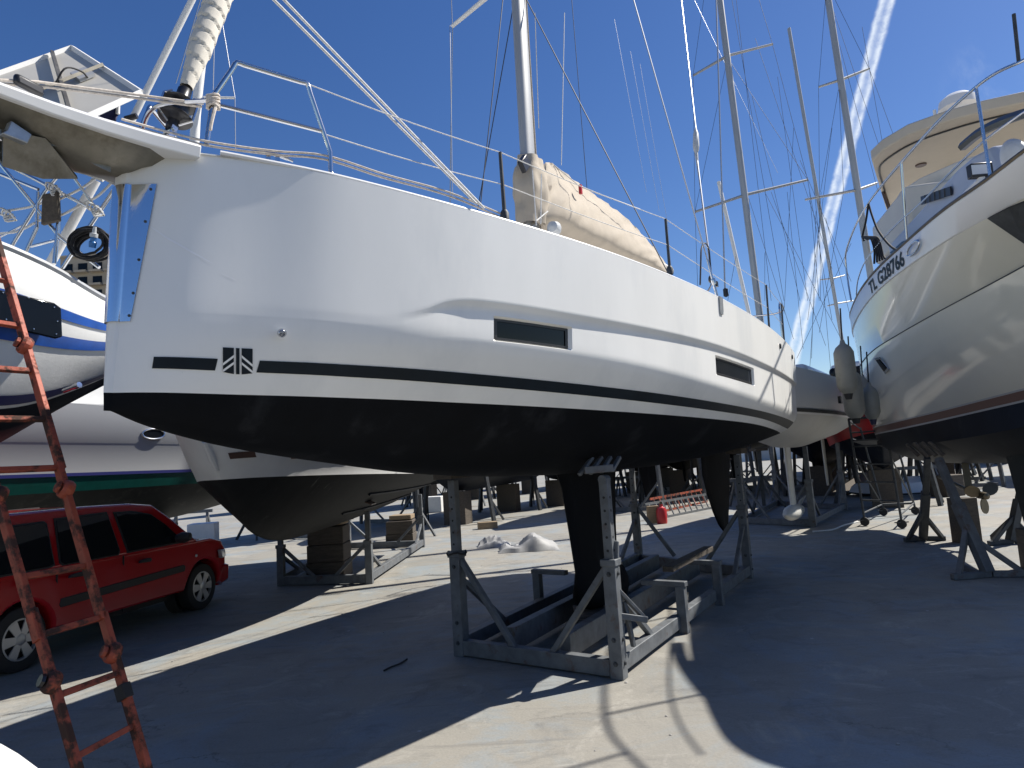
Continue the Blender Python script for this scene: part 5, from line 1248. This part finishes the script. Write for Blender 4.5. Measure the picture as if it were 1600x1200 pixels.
# ------------------------------------------------------------------ second sailboat in the row, white bottom, bulb keel
def far_sail(loc, phi, label, L_=9.0, bm_=1.4, zd=3.05, zwl=2.0, zk=1.55, topm='gelcoat_clean', botm='antifoul_navy', group=None, keel='fin', stripe=None, stands=True, mast=None):
    o = thing('sailboat', label, 'sailboat', loc, math.pi/2-phi, group)
    s_ = L_/9
    sh = [(-.1, .02, zd+.25), (.3*s_, .3*bm_, zd+.22), (1.2*s_, .58*bm_, zd+.16), (3*s_, .88*bm_, zd+.06), (5.5*s_, bm_, zd), (7.5*s_, .95*bm_, zd), (9*s_, .78*bm_, zd)]
    wl_ = [(.2*s_, .02, zwl+.1), (.6*s_, .16*bm_, zwl+.09), (1.5*s_, .42*bm_, zwl+.07), (3*s_, .72*bm_, zwl+.03), (5.5*s_, .88*bm_, zwl), (7.5*s_, .8*bm_, zwl+.02), (9*s_, .58*bm_, zwl+.1)]
    ke = [(.35*s_, .015, zwl), (.8*s_, .02, zwl-.18), (1.6*s_, .02, zk+.12), (3*s_, .02, zk), (5.5*s_, .02, zk), (7.5*s_, .02, zk+.18), (9*s_, .02, zwl)]
    weld(obj('hull', loft([wl_, blend(wl_, sh, .25, .06), blend(wl_, sh, .6, .05), sh], 30), topm, o)); weld(obj('hull_bottom', loft([ke, blend(ke, wl_, .35, .2*bm_/1.4), blend(ke, wl_, .7, .12), wl_], 30), botm, o)); obj('deck', deck_cap(sh, 24), 'gelcoat_clean', o)
    if stripe:
        a, b = spline(blend(wl_, sh, .04, .03), 30), spline(blend(wl_, sh, .12, .045), 30); obj('boot_stripe', MB().grid([[Vector((q.x, -q.y-.012, q.z)) for q in (a[i], b[i])] for i in range(30)]), stripe, o)
    if keel == 'bulb':
        rows = []
        for z, a, b, th in ((zk+.05, 3.4, 3.95, .05), (1.0, 3.45, 3.95, .045), (.5, 3.5, 3.95, .045), (.36, 3.48, 3.98, .05)): rows.append(foil(a*s_, b*s_, z, th))
        kb_ = MB().grid(rows, close=True); obj('keel', kb_, botm, o, smooth=60)
        obj('keel_bulb', MB().lathe([(0, -.8), (.09, -.7), (.15, -.4), (.16, 0), (.12, .4), (.05, .75), (0, .85)], (3.75*s_, 0, .34), (1, 0, 0), 16), botm, o, smooth=60)
    else:
        rows = []
        for z, a, b, th in ((zk+.06, 3.2, 5.0, .09), (.9, 3.5, 4.9, .08), (.3, 3.8, 4.8, .08)): rows.append(foil(a*s_, b*s_, z, th))
        kb_ = MB().grid(rows, close=True); kb_.f.append([len(kb_.v)-12+i for i in range(12)]); kb_.mi.append(0); obj('keel', kb_, botm, o, smooth=60)
    rows = []
    for z, a, b in ((zk+.3, 7.9, 8.35), (.95, 7.98, 8.32), (.62, 8.1, 8.28)): rows.append(foil(a*s_, b*s_, z, .025))
    obj('rudder', MB().grid(rows, close=True), botm, o, smooth=60)
    if stands:
        for (t, b) in ((2.4*s_, .9), (2.4*s_, -.9), (6.4*s_, 1.05), (6.4*s_, -1.05)):
            obj('support_post', MB().bar((t, b*1.12, 0), (t, b, zk+.22), .1, .1), 'galv_paint', o, bevel=.006); obj('support_brace', MB().bar((t, b, zk*.55), (t+.1, b*.25, .1), .05, .05), 'galv_paint', o); obj('support_beam', MB().bar((t, b*.96, .08), (t, 0, .08), .09, .12), 'galv_paint', o); obj('support_pad', MB().box((t, b*.97, zk+.24), (.3, .2, .07)), 'wood_dark', o)
    obj('coachroof', MB().box((4.6*s_, 0, zd+.2), (3.2*s_, 1.5*bm_/1.4, .34)), 'gelcoat_clean', o, bevel=.1)
    if mast:
        mt_, (bx, by), (tx_, ty), Y, r, sprs = mast
        p0, p1 = at(bx, by, Y), at(tx_, ty, Y); top = p1+(p1-p0)*.9
        def wp(nm, mb, m_): return obj(nm, mb, m_, o, world=True, smooth=50)
        rows = [[p+Vector((r*.8*math.cos(a), r*1.3*math.sin(a), 0)) for a in [2*math.pi*k/12 for k in range(12)]] for p in (p0-(p1-p0)*.25, p1, top)]
        wp('mast', MB().grid(rows, close=True), mt_)
        for (xa, ya, xm, ym, xb, yb) in sprs:
            m0 = at(xm, ym, Y)
            for (x_, y_, dy) in ((xa, ya, .25), (xb, yb, .25)): wp('spreader', MB().tube([m0, at(x_, y_, Y+dy)], [r*.42, r*.34], 8), mt_)
    return o
b2 = far_sail(Vector((3.75, 11.75, 0)), R_(33), 'white sailboat with pale bottom and bulb keel behind the stern of the large sailboat', L_=8.6, bm_=1.25, zd=2.95, zwl=2.22, zk=1.68, botm='bottom_white', keel='bulb', stripe='stripe_dark', stands=False,
      mast=('aluminium', (1185, 476), (1125, 0), 13.6, .075, [(1086, 331, 1166, 304, 1262, 281), (1083, 118, 1137, 87, 1207, 69)]))
q = frame_of(Vector((3.75, 11.75, 0)), R_(33))
for (x, y) in ((1311, 625), (1319, 627)): obj('hull_window', MB().box(q(x, y, 1.3)+Vector((0, -.02, 0)), (.2, .05, .13)), 'glass_dark', b2)
for (a, b, Y, m_, r) in (((1133, 462), (1119, -4), 12.2, 'wire', .014), ((1262, 281), (1300, 500), 13.8, 'wire_dark', .004), ((1086, 331), (1092, 500), 13.8, 'wire_dark', .004), ((1083, 118), (1086, 331), 13.8, 'wire_dark', .004), ((1207, 69), (1262, 281), 13.8, 'wire_dark', .004), ((1083, 118), (1100, -4), 13.8, 'wire_dark', .004), ((1207, 69), (1185, -4), 13.8, 'wire_dark', .004), ((1086, 331), (1137, 90), 13.8, 'wire_dark', .004), ((1262, 281), (1140, 95), 13.8, 'wire_dark', .004), ((1143, -4), (1225, 470), 13.8, 'wire_dark', .004), ((1150, -4), (1205, 470), 13.8, 'wire_dark', .004)):
    obj('stay', MB().tube([at(*a, Y), at(*b, Y)], r, 6), m_, b2, world=True)
obj('furler', MB().lathe([(.02, -.08), (.045, -.06), (.045, .06), (.02, .08)], at(1134, 457, 12.2), (0, 0, 1), 12), 'black_plastic', b2, world=True)
a_, b_, c_, d_ = P(1165, 818), P(1271, 823), P(1320, 797), P(1215, 790)
c2_, _, _ = cradle('boat_cradle', 'far steel cradle under the sailboat with the bulb keel', a_, b_, c_, d_, (1.72, 1.72, 1.75, 1.75), 'galv_paint', detail=False, pw=.12)
tp = at(1250, 812, b_.y+.3); obj('hanging_sheet', MB().grid([[P(1232, 818)+Vector((k*.1, .3, .02)), P(1232, 818)+Vector((.15+k*.12, .5, .1+.12*k)), P(1262, 812)+Vector((.1*k, .6, .12+.14*k))] for k in range(4)]), 'tarp', c2_, world=True, smooth=60, solid=.01)
# ------------------------------------------------------------------ boats farther off
def far_motor(loc, phi, label, topm, botm='antifoul_navy', L_=9, group=None, cab='gelcoat_clean'):
    o = thing('motor_boat', label, 'motor boat', loc, math.pi/2-phi, group); s_ = L_/9
    sh = [(-.5, .02, 3.1), (0, .6, 3.05), (1.5, 1.2, 2.9), (4, 1.45, 2.75), (9*s_, 1.35, 2.65)]; cn = [(.4, .02, 1.9), (.8, .4, 1.85), (2, 1.0, 1.7), (4, 1.25, 1.6), (9*s_, 1.2, 1.55)]; ke = [(.5, .02, 1.75), (1, .02, 1.3), (2, .02, 1.0), (4, .02, .95), (9*s_, .02, 1.0)]
    weld(obj('hull', loft([cn, blend(cn, sh, .5, .05), sh], 24), topm, o)); weld(obj('hull_bottom', loft([ke, blend(ke, cn, .5, .05), cn], 24), botm, o)); obj('deck', deck_cap(sh, 20), 'gelcoat_clean', o)
    obj('cabin', MB().box((5*s_, 0, 3.3), (4*s_, 2.0, 1.1)), cab, o, bevel=.2); obj('windscreen', MB().box((5*s_, 0, 3.55), (4.05*s_, 2.03, .35)), 'glass_dark', o, bevel=.1)
    for t in (2.2, 6.5*s_):
        obj('timber_block', MB().box((t, 0, .48), (.5, .7, .96)), 'wood_dark', o)
        for sg in (-1, 1): obj('support_post', MB().bar((t, sg*1.15, 0), (t, sg*.95, 1.5), .1, .1), 'steel_dark', o); obj('support_brace', MB().bar((t, sg*1.0, .8), (t+.5, sg*1.25, .05), .05, .05), 'steel_dark', o)
    return o
far_motor(Vector((8.35, 16.0, 0)), R_(26), 'boat with bright red topsides beyond the boarding steps', 'red_paint', L_=8)
far_sail(Vector((13.2, 20.5, 0)), R_(27), 'sailboat behind the motor yacht whose tall bright mast crosses the sky', mast=('aluminium', (1362, 440), (1293, -8), 19, .1, [(1279, 136, 1316, 124, 1358, 107), (1258, 312, 1339, 297, 1370, 286)]), botm='antifoul_navy')
far_sail(Vector((9.6, 24, 0)), R_(30), 'distant sailboat with a slim mast left of the motor yacht', mast=('aluminium', (1318, 545), (1272, 275), 27, .075, [(1293, 478, 1309, 474, 1333, 470), (1282, 437, 1302, 435, 1320, 430)]), stripe='stripe_blue')
far_sail(Vector((6.5, 24, 0)), R_(30), 'distant sailboat with a short pale mast over the stern of the large sailboat', mast=('mast_white', (1168, 480), (1144, 376), 26, .08, []), stripe='stripe_navy')
far_motor(Vector((-2.6, 19.0, 0)), R_(20), 'white motor boat on blocks seen under the hull left of the keel', 'gelcoat_clean', 'antifoul_navy')
far_sail(Vector((2.2, 19.5, 0)), R_(30), 'dark-bottomed sailboat seen under the hull just right of the keel', botm='antifoul_black')
far_sail(Vector((-7.5, 17.5, 0)), R_(30), 'white sailboat farther up the left row behind the green-striped motor boat', botm='antifoul_navy')
far_motor(Vector((-5.0, 29.5, 0)), R_(25), 'small white motor boat far up the left row on blocks', 'gelcoat_old', 'antifoul_worn')
far_motor(Vector((4.2, 30.0, 0)), R_(30), 'dark blue motor boat far behind the keel', 'stripe_navy', 'antifoul_worn')
far_sail(Vector((10.5, 33, 0)), R_(30), 'grey sailboat far behind the cradle of the bulb keel boat', topm='grey_light')
far_motor(Vector((14.5, 24, 0)), R_(30), 'white motor boat far behind the propeller', 'gelcoat_clean', 'antifoul_green')
far_motor(Vector((17.5, 19.5, 0)), R_(25), 'cream motor boat at the far right under the motor yacht', 'cream_dull', 'antifoul_navy')
far_sail(Vector((-8.3, -7.6, 0)), R_(30), 'unseen sailboat added behind the camera to block skylight', stripe='stripe_navy')  # added out of view: keeps skylight off the shaded ground, reflects in the yacht
far_motor(Vector((3.0, -7.0, 0)), R_(14), 'unseen motor boat added behind the camera to block skylight', 'gelcoat_clean')  # second unseen boat, added to darken the shade and mirror in the yacht's hull
far_motor(Vector((.4, 24.5, 0)), R_(28), 'motor boat with dark bottom seen between keel and far cradle post', 'gelcoat_clean')
far_motor(Vector((5.7, 28.0, 0)), R_(30), 'motor boat with worn bottom seen behind the rudder', 'gelcoat_old', 'antifoul_worn')
far_motor(Vector((8.9, 21.5, 0)), R_(30), 'pale motor boat with dark bottom right behind the bulb keel boat', 'gelcoat_old', 'antifoul_navy')
far_sail(Vector((14.0, 29.5, 0)), R_(30), 'sailboat with black bottom seen behind the boarding steps', botm='antifoul_black')
random.seed(21)
far_list = [(-14, 34), (-9.5, 38), (-4.5, 41), (-.5, 36), (3.5, 43), (7.5, 41), (12, 44), (16, 37), (20.5, 42), (25, 36), (29.5, 43), (35, 40)]
ords = ['first', 'second', 'third', 'fourth', 'fifth', 'sixth', 'seventh', 'eighth', 'ninth', 'tenth', 'eleventh', 'twelfth']
for i, (x, y) in enumerate(far_list):
    if i % 2: far_motor(Vector((x, y, 0)), R_(30+random.uniform(-6, 6)), 'white motor boat, %s from the left in the farthest row of boats' % ords[i], 'gelcoat_clean', ['antifoul_navy', 'antifoul_worn', 'antifoul_green'][i % 3])
    else: far_sail(Vector((x, y, 0)), R_(30+random.uniform(-6, 6)), 'white sailboat, %s from the left in the farthest row of boats' % ords[i], botm=['antifoul_navy', 'antifoul_black', 'red_paint'][i % 3], stripe='stripe_navy')
for i, (px_, py_, lab) in enumerate(((925, 792, 'right beside the keel'), (1005, 790, 'by the far left cradle post'), (1085, 775, 'left of the rudder'), (1150, 770, 'right of the rudder'), (1195, 800, 'left of the bulb keel'), (1290, 770, 'right of the bulb keel'), (1330, 760, 'left of the boarding steps'), (1465, 760, 'behind the prop stands'), (640, 790, 'beyond the brown-striped boat'), (700, 775, 'far left of the keel'), (400, 842, 'under the brown-striped bow'), (760, 768, 'in the far sunlit strip'))):
    o = thing('jack_stand', 'tall dark jack stand '+lab, 'jack stand', P(px_, py_), random.uniform(0, 2)); hh = random.uniform(1.4, 1.75)
    obj('post', MB().bar((0, 0, .1), (0, 0, hh), .09, .09), 'steel_dark', o)
    for a in (0, 2.1, 4.2): obj('leg', MB().bar((0, 0, hh*.62), (.6*math.cos(a), .6*math.sin(a), 0), .06, .06), 'steel_dark', o)
    obj('pad', MB().box((0, 0, hh+.03), (.35, .35, .07)), 'wood_dark', o)
# wires of distant rigs against the sky
rg = thing('rigging', 'thin dark stays of the tall bright mast right of the middle of the sky', 'rigging', at(1362, 640, 19)*1.0)
for (a, b, Y) in (((1279, 136), (1290, -4), 19), ((1279, 136), (1282, 470), 19), ((1358, 107), (1303, -4), 19), ((1358, 107), (1400, 222), 19), ((1347, 42), (1380, 230), 19), ((1300, 10), (1398, 300), 19), ((1312, 70), (1372, 300), 19), ((1310, 140), (1282, 300), 19), ((1311, 140), (1318, 300), 19)):
    obj('stay', MB().tube([at(*a, Y), at(*b, Y)], .0055, 5), 'wire_dark', rg, world=True)
rg2 = thing('rigging', 'fan of thin stays of far masts between the large sailboat and the motor yacht', 'rigging', Vector((8.4, 25, 0)))
for (a, b) in (((1175, 150), (1250, 470)), ((1195, 300), (1330, 560)), ((1170, 310), (1240, 530)), ((1230, 300), (1255, 545)), ((1265, 300), (1280, 470)), ((1275, 330), (1268, 560)), ((1283, 300), (1265, 580)), ((1290, 340), (1330, 500)), ((1272, 290), (1300, 600)), ((1205, 300), (1290, 540)), ((1318, 300), (1280, 520)), ((1195, 395), (1195, 470)), ((1150, 400), (1137, 470)), ((1215, 120), (1262, 470)), ((1180, 60), (1300, 420)), ((1240, 200), (1225, 490)), ((1330, 380), (1245, 560)), ((1250, 250), (1330, 440)), ((1300, 200), (1262, 500))):
    obj('stay', MB().tube([at(*a, 24), at(*b, 24)], .007, 5), 'wire_dark', rg2, world=True)
for (a, b) in (((1085, 0), (1215, 270)), ((960, 30), (1010, 300)), ((985, 80), (1030, 330)), ((1000, 100), (1045, 360))):
    obj('stay', MB().tube([at(*a, 24), at(*b, 24)], .006, 5), 'wire', rg2, world=True)
# ------------------------------------------------------------------ odds and ends on the ground
def tarp_heap(px, py, w_, d_, h_, label, seed, mt='tarp'):
    c = P(px, py); rows = []; random.seed(seed)
    for i in range(25):
        u = i/24*2-1; row = []
        for k in range(19):
            v = k/18*2-1; e = max(0, 1-abs(u)**2.4)*max(0, 1-v*v)**.8
            n_ = .9*noise.noise(Vector((u*1.3+seed, v*1.3, 0)))-.55*abs(noise.noise(Vector((u*2.4, v*1.2+seed, 1))))+.2
            row.append((u*w_/2*(1+.15*noise.noise(Vector((v*2, seed, 0)))), v*d_/2*(1+.2*noise.noise(Vector((u*2, seed, 3)))), max(.004, h_*e**.75*max(.12, .6+.9*n_)+.004)))
        rows.append(row)
    o = obj('tarpaulin', MB().grid(rows), mt, None, label, 'tarpaulin', smooth=25); o.location = c; return o
tarp_heap(826, 858, 1.15, .9, .34, 'crumpled grey tarpaulin heap on the ground beside the keel', 2)
tarp_heap(772, 853, .7, .6, .2, 'small crumpled pale sheet left of the big tarpaulin heap', 7)
t_ = obj('timber_beam', MB().box((0, 0, .09), (.52, .26, .18)), 'wood', None, 'short squared timber lying on the sunlit ground behind the cradle', 'timber', bevel=.008); t_.location = P(762, 826); t_.rotation_euler = (0, 0, .15)
# ladders lying on edge in a heap
lb = P(1050, 812)
for i, (pa_, pb2, lab) in enumerate(((P(1018, 814), P(1112, 795), 'front ladder lying on its edge behind the rudder'), (P(1025, 803), P(1105, 785), 'orange ladder lying on its edge at the back behind the rudder'))):
    o = thing('lying_ladder', lab, 'ladder', (pa_+pb2)/2); d_ = (pb2-pa_).normalized(); nrm_ = Vector((-d_.y, d_.x, 0)); up2 = (Vector((0, 0, 1))*.9+nrm_*.35).normalized()*.42
    mt = 'galv_paint' if i == 0 else 'orange_rust'
    for k in (0, 1): obj('rail', MB().bar(pa_+up2*k+Vector((0, 0, .03)), pb2+up2*k+Vector((0, 0, .03)), .03, .06), mt, o, world=True)
    for k in range(10): a = pa_.lerp(pb2, (k+.5)/10)+Vector((0, 0, .03)); obj('rung', MB().bar(a, a+up2, .03, .03), mt, o, world=True)
o = thing('gas_bottle', 'small red gas bottle standing by the lying ladders', 'gas bottle', P(1035, 818)); obj('bottle_body', MB().lathe([(0, 0), (.12, 0), (.13, .05), (.13, .3), (.1, .38), (.04, .42), (.04, .47), (0, .47)], (0, 0, 0), (0, 0, 1), 16), 'red_paint', o); obj('valve', MB().lathe([(0, .47), (.03, .47), (.03, .53), (0, .53)], (0, 0, 0), (0, 0, 1), 10), 'bronze', o)
o = obj('board', MB().box((0, 0, .22), (.3, .05, .44)), 'wood', None, 'small pale board leaning by the red gas bottle', 'board', bevel=.005); o.location = P(1020, 818); o.rotation_euler = (.15, 0, .2)
# upturned dinghy and ramp
o = thing('dinghy', 'white upturned dinghy lying between the boarding steps and the far boats', 'dinghy', P(1392, 772), R_(0))
dl = [[(-1.3, .02, .12), (-.8, .42, .05), (0, .62, .02), (1.2, .55, .02)], [(-1.2, .02, .3), (-.7, .34, .3), (0, .5, .34), (1.15, .45, .34)], [(-1.1, .01, .38), (-.6, .01, .48), (0, .01, .52), (1.1, .01, .5)]]
weld(obj('dinghy_hull', loft(dl, 20), 'gelcoat_clean', o)); obj('gunwale', MB().tube([(q.x, q.y, q.z) for q in spline(dl[0], 20)], .03, 6), 'rubber', o); obj('gunwale', MB().tube([(q.x, -q.y, q.z) for q in spline(dl[0], 20)], .03, 6), 'rubber', o)
o = obj('ramp_plank', MB().bar(P(1310, 775)+Vector((0, 0, .05)), P(1368, 758)+Vector((0, 0, .55)), .5, .06), 'wood_dark', None, 'dark plank ramp rising beside the upturned dinghy', 'ramp')
# dropped hose / stick on the shaded ground, pebbles and litter
o = obj('stick', MB().tube(spline([P(600, 1050)+Vector((0, 0, .012)), P(612, 1044)+Vector((0, 0, .012)), P(624, 1040)+Vector((0, 0, .014)), P(636, 1032)+Vector((0, 0, .012))], 10), .008, 6), 'rubber', None, 'short bent piece of black hose on the shaded ground in front of the cradle', 'hose')
o = obj('hose', MB().tube(spline([P(1345, 815)+Vector((0, 0, .015)), P(1318, 822)+Vector((0, 0, .015)), P(1300, 829)+Vector((0, 0, .015)), P(1270, 832)+Vector((0, 0, .015))], 20), .016, 6), 'rope_white', None, 'pale hose trailing over the ground left of the boarding steps', 'hose')
random.seed(11); lt = MB()
for i in range(260):
    x, y = random.uniform(-6, 6), random.uniform(2.5, 14); s_ = random.uniform(.004, .014); lt.lathe([(0, s_*.8), (s_, s_*.3), (s_*.9, 0)], (x, y, .001), (random.uniform(-.2, .2), 0, 1), 5)
obj('grit', lt, 'concrete_block', None, 'scattered grit and chips lying on the concrete ground', 'grit', kind='stuff', smooth=0)
# timber cribs, trestles and boxes in the distance
random.seed(5)
spots = [(300, 838), (318, 852), (655, 838), (735, 792), (790, 778), (950, 800), (985, 775), (1000, 760), (1140, 785), (1175, 790), (1480, 775), (1510, 760), (1440, 770), (680, 800)]
wheres = ['left of the brown-striped boat', 'just behind the red car bonnet', 'right of the dark timber stacks', 'beyond the left cradle post', 'in the sun above the tarpaulin', 'right behind the keel', 'between the far cradle posts', 'near the far end of the yard by the keel', 'right of the rudder', 'behind the far right cradle post', 'left of the propeller', 'far behind the propeller', 'behind the boarding steps', 'in the gap left of the near cradle']
for i, ((x, y), wv) in enumerate(zip(spots, wheres)):
    p = P(x, y); k = i % 3
    if k == 0:
        o = thing('trestle', 'grey steel trestle '+wv, 'trestle', p, random.uniform(-.5, .5))
        obj('top_beam', MB().box((0, 0, .78), (1.3, .1, .1)), 'galv_paint', o)
        for sx in (-.55, .55):
            for sy in (-.3, .3): obj('leg', MB().bar((sx, sy, 0), (sx*.85, 0, .76), .06, .06), 'galv_paint', o)
    elif k == 1:
        o = obj('crate', MB().box((0, 0, .3), (.7, .6, .6)), 'white_paint' if i % 2 else 'wood_dark', None, ('white box ' if i % 2 else 'dark timber crate ')+wv, 'box' if i % 2 else 'crate', bevel=.02); o.location = p; o.rotation_euler = (0, 0, random.uniform(-.4, .4))
    else:
        o = thing('jack_stand', 'tripod jack stand '+wv, 'jack stand', p, random.uniform(0, 2))
        obj('post', MB().bar((0, 0, .3), (0, 0, 1.35), .07, .07), 'steel_dark', o)
        for a in (0, 2.1, 4.2): obj('leg', MB().bar((0, 0, .75), (.5*math.cos(a), .5*math.sin(a), 0), .05, .05), 'steel_dark', o)
        obj('pad', MB().box((0, 0, 1.38), (.3, .3, .06)), 'wood_dark', o)
# harbour sheds closing the yard and the block of flats on the hill
for i, (x0, x1, Y, hgt, mt, lab) in enumerate(((-70, -30, 85, 5.5, 'white_paint', 'low white shed far away at the left end of the yard'), (-28, 6, 95, 4.6, 'plaster', 'long beige shed far away behind the keel'), (8, 46, 88, 5.2, 'white_paint', 'long white shed far away behind the boarding steps'), (48, 95, 80, 4.8, 'plaster', 'beige shed far away at the right end of the yard'))):
    o = thing('shed', lab, 'shed', ((x0+x1)/2, Y, 0)); w_ = x1-x0
    obj('wall', MB().box((0, 4, hgt/2), (w_, 8, hgt)), mt, o); obj('roof', MB().prism([(-w_/2-.4, 0), (w_/2+.4, 0), (w_/2+.4, .25), (-w_/2-.4, .25)], lambda x, z: (x, -.6, hgt+z), lambda x, z: (x, 9, hgt+1.2+z)), 'grey_light', o)
    n_ = int(w_/6)
    for k in range(n_): obj('shed_door', MB().box((-w_/2+(k+.5)*w_/n_, -.03, 1.6), (3, .12, 3.2)), 'stripe_brown' if k % 3 else 'grey_light', o)
hl = MB(); rows = []
for i in range(20):
    u = i/19; rows.append([(-330+260*u, 150+90*v/8, 24*math.sin(math.pi*u)**.7*math.sin(math.pi*v/8*.5)*(1+.2*noise.noise(Vector((u*4, v, 0))))) for v in range(9)])
hl.grid(rows); obj('hill', hl, 'stripe_green', kind='structure')
fb = at(120, 402, 165); bw_ = 26; o = thing('apartment_block', 'beige block of flats on the hill far behind the old sailboat at left', 'building', (fb.x-bw_*.0+9, 165, 8))
Hh = fb.z-8
obj('wall', MB().box((0, 5, Hh/2), (bw_, 10, Hh)), 'plaster', o)
for r in range(5):
    for k in range(7):
        x = -bw_/2+1.9+k*3.6; z = Hh-2.6-r*3.4
        wn_ = obj('window', MB().box((x, -.05, z), (2.2, .2, 1.9)), 'glass_dark', o); obj('balcony', MB().box((x, -.7, z-1.25), (2.9, 1.3, .5)), 'plaster', wn_)
obj('roof_edge', MB().box((0, 5, Hh+.25), (bw_+.8, 10.8, .5)), 'plaster', o)
# upturned white dinghy on low trestles in the near left corner
o = thing('dinghy', 'white upturned dinghy whose rounded end shows in the bottom left corner', 'dinghy', (-1.25, 1.1, 0), R_(20))
tipw = at(34, 1186, 1.35)
o.location = (tipw.x-.4*math.cos(R_(20)), tipw.y-.4*math.sin(R_(20)), 0); PM[o.name] = Matrix.Translation(o.location) @ Matrix.Rotation(R_(20), 4, 'Z')
zt = tipw.z
dl = [[(-1.4, .5, zt-.42), (-.5, .62, zt-.42), (.2, .5, zt-.4), (.55, .02, zt-.36)], [(-1.4, .42, zt-.1), (-.5, .5, zt-.06), (.15, .4, zt-.04), (.48, .02, zt-.08)], [(-1.4, 0, zt+.02), (-.5, 0, zt+.06), (.1, 0, zt+.05), (.4, 0, zt+.0)]]
weld(obj('dinghy_hull', loft(dl, 24), 'white_paint', o))
for x in (-1.0, .0):
    obj('trestle_beam', MB().box((x-.2, 0, zt-.48), (.08, .8, .08)), 'wood', o)
    for sy in (-.45, .45): obj('trestle_leg', MB().bar((x-.32, sy*.8, 0), (x-.2, sy*.8, zt-.48), .05, .05), 'wood', o)
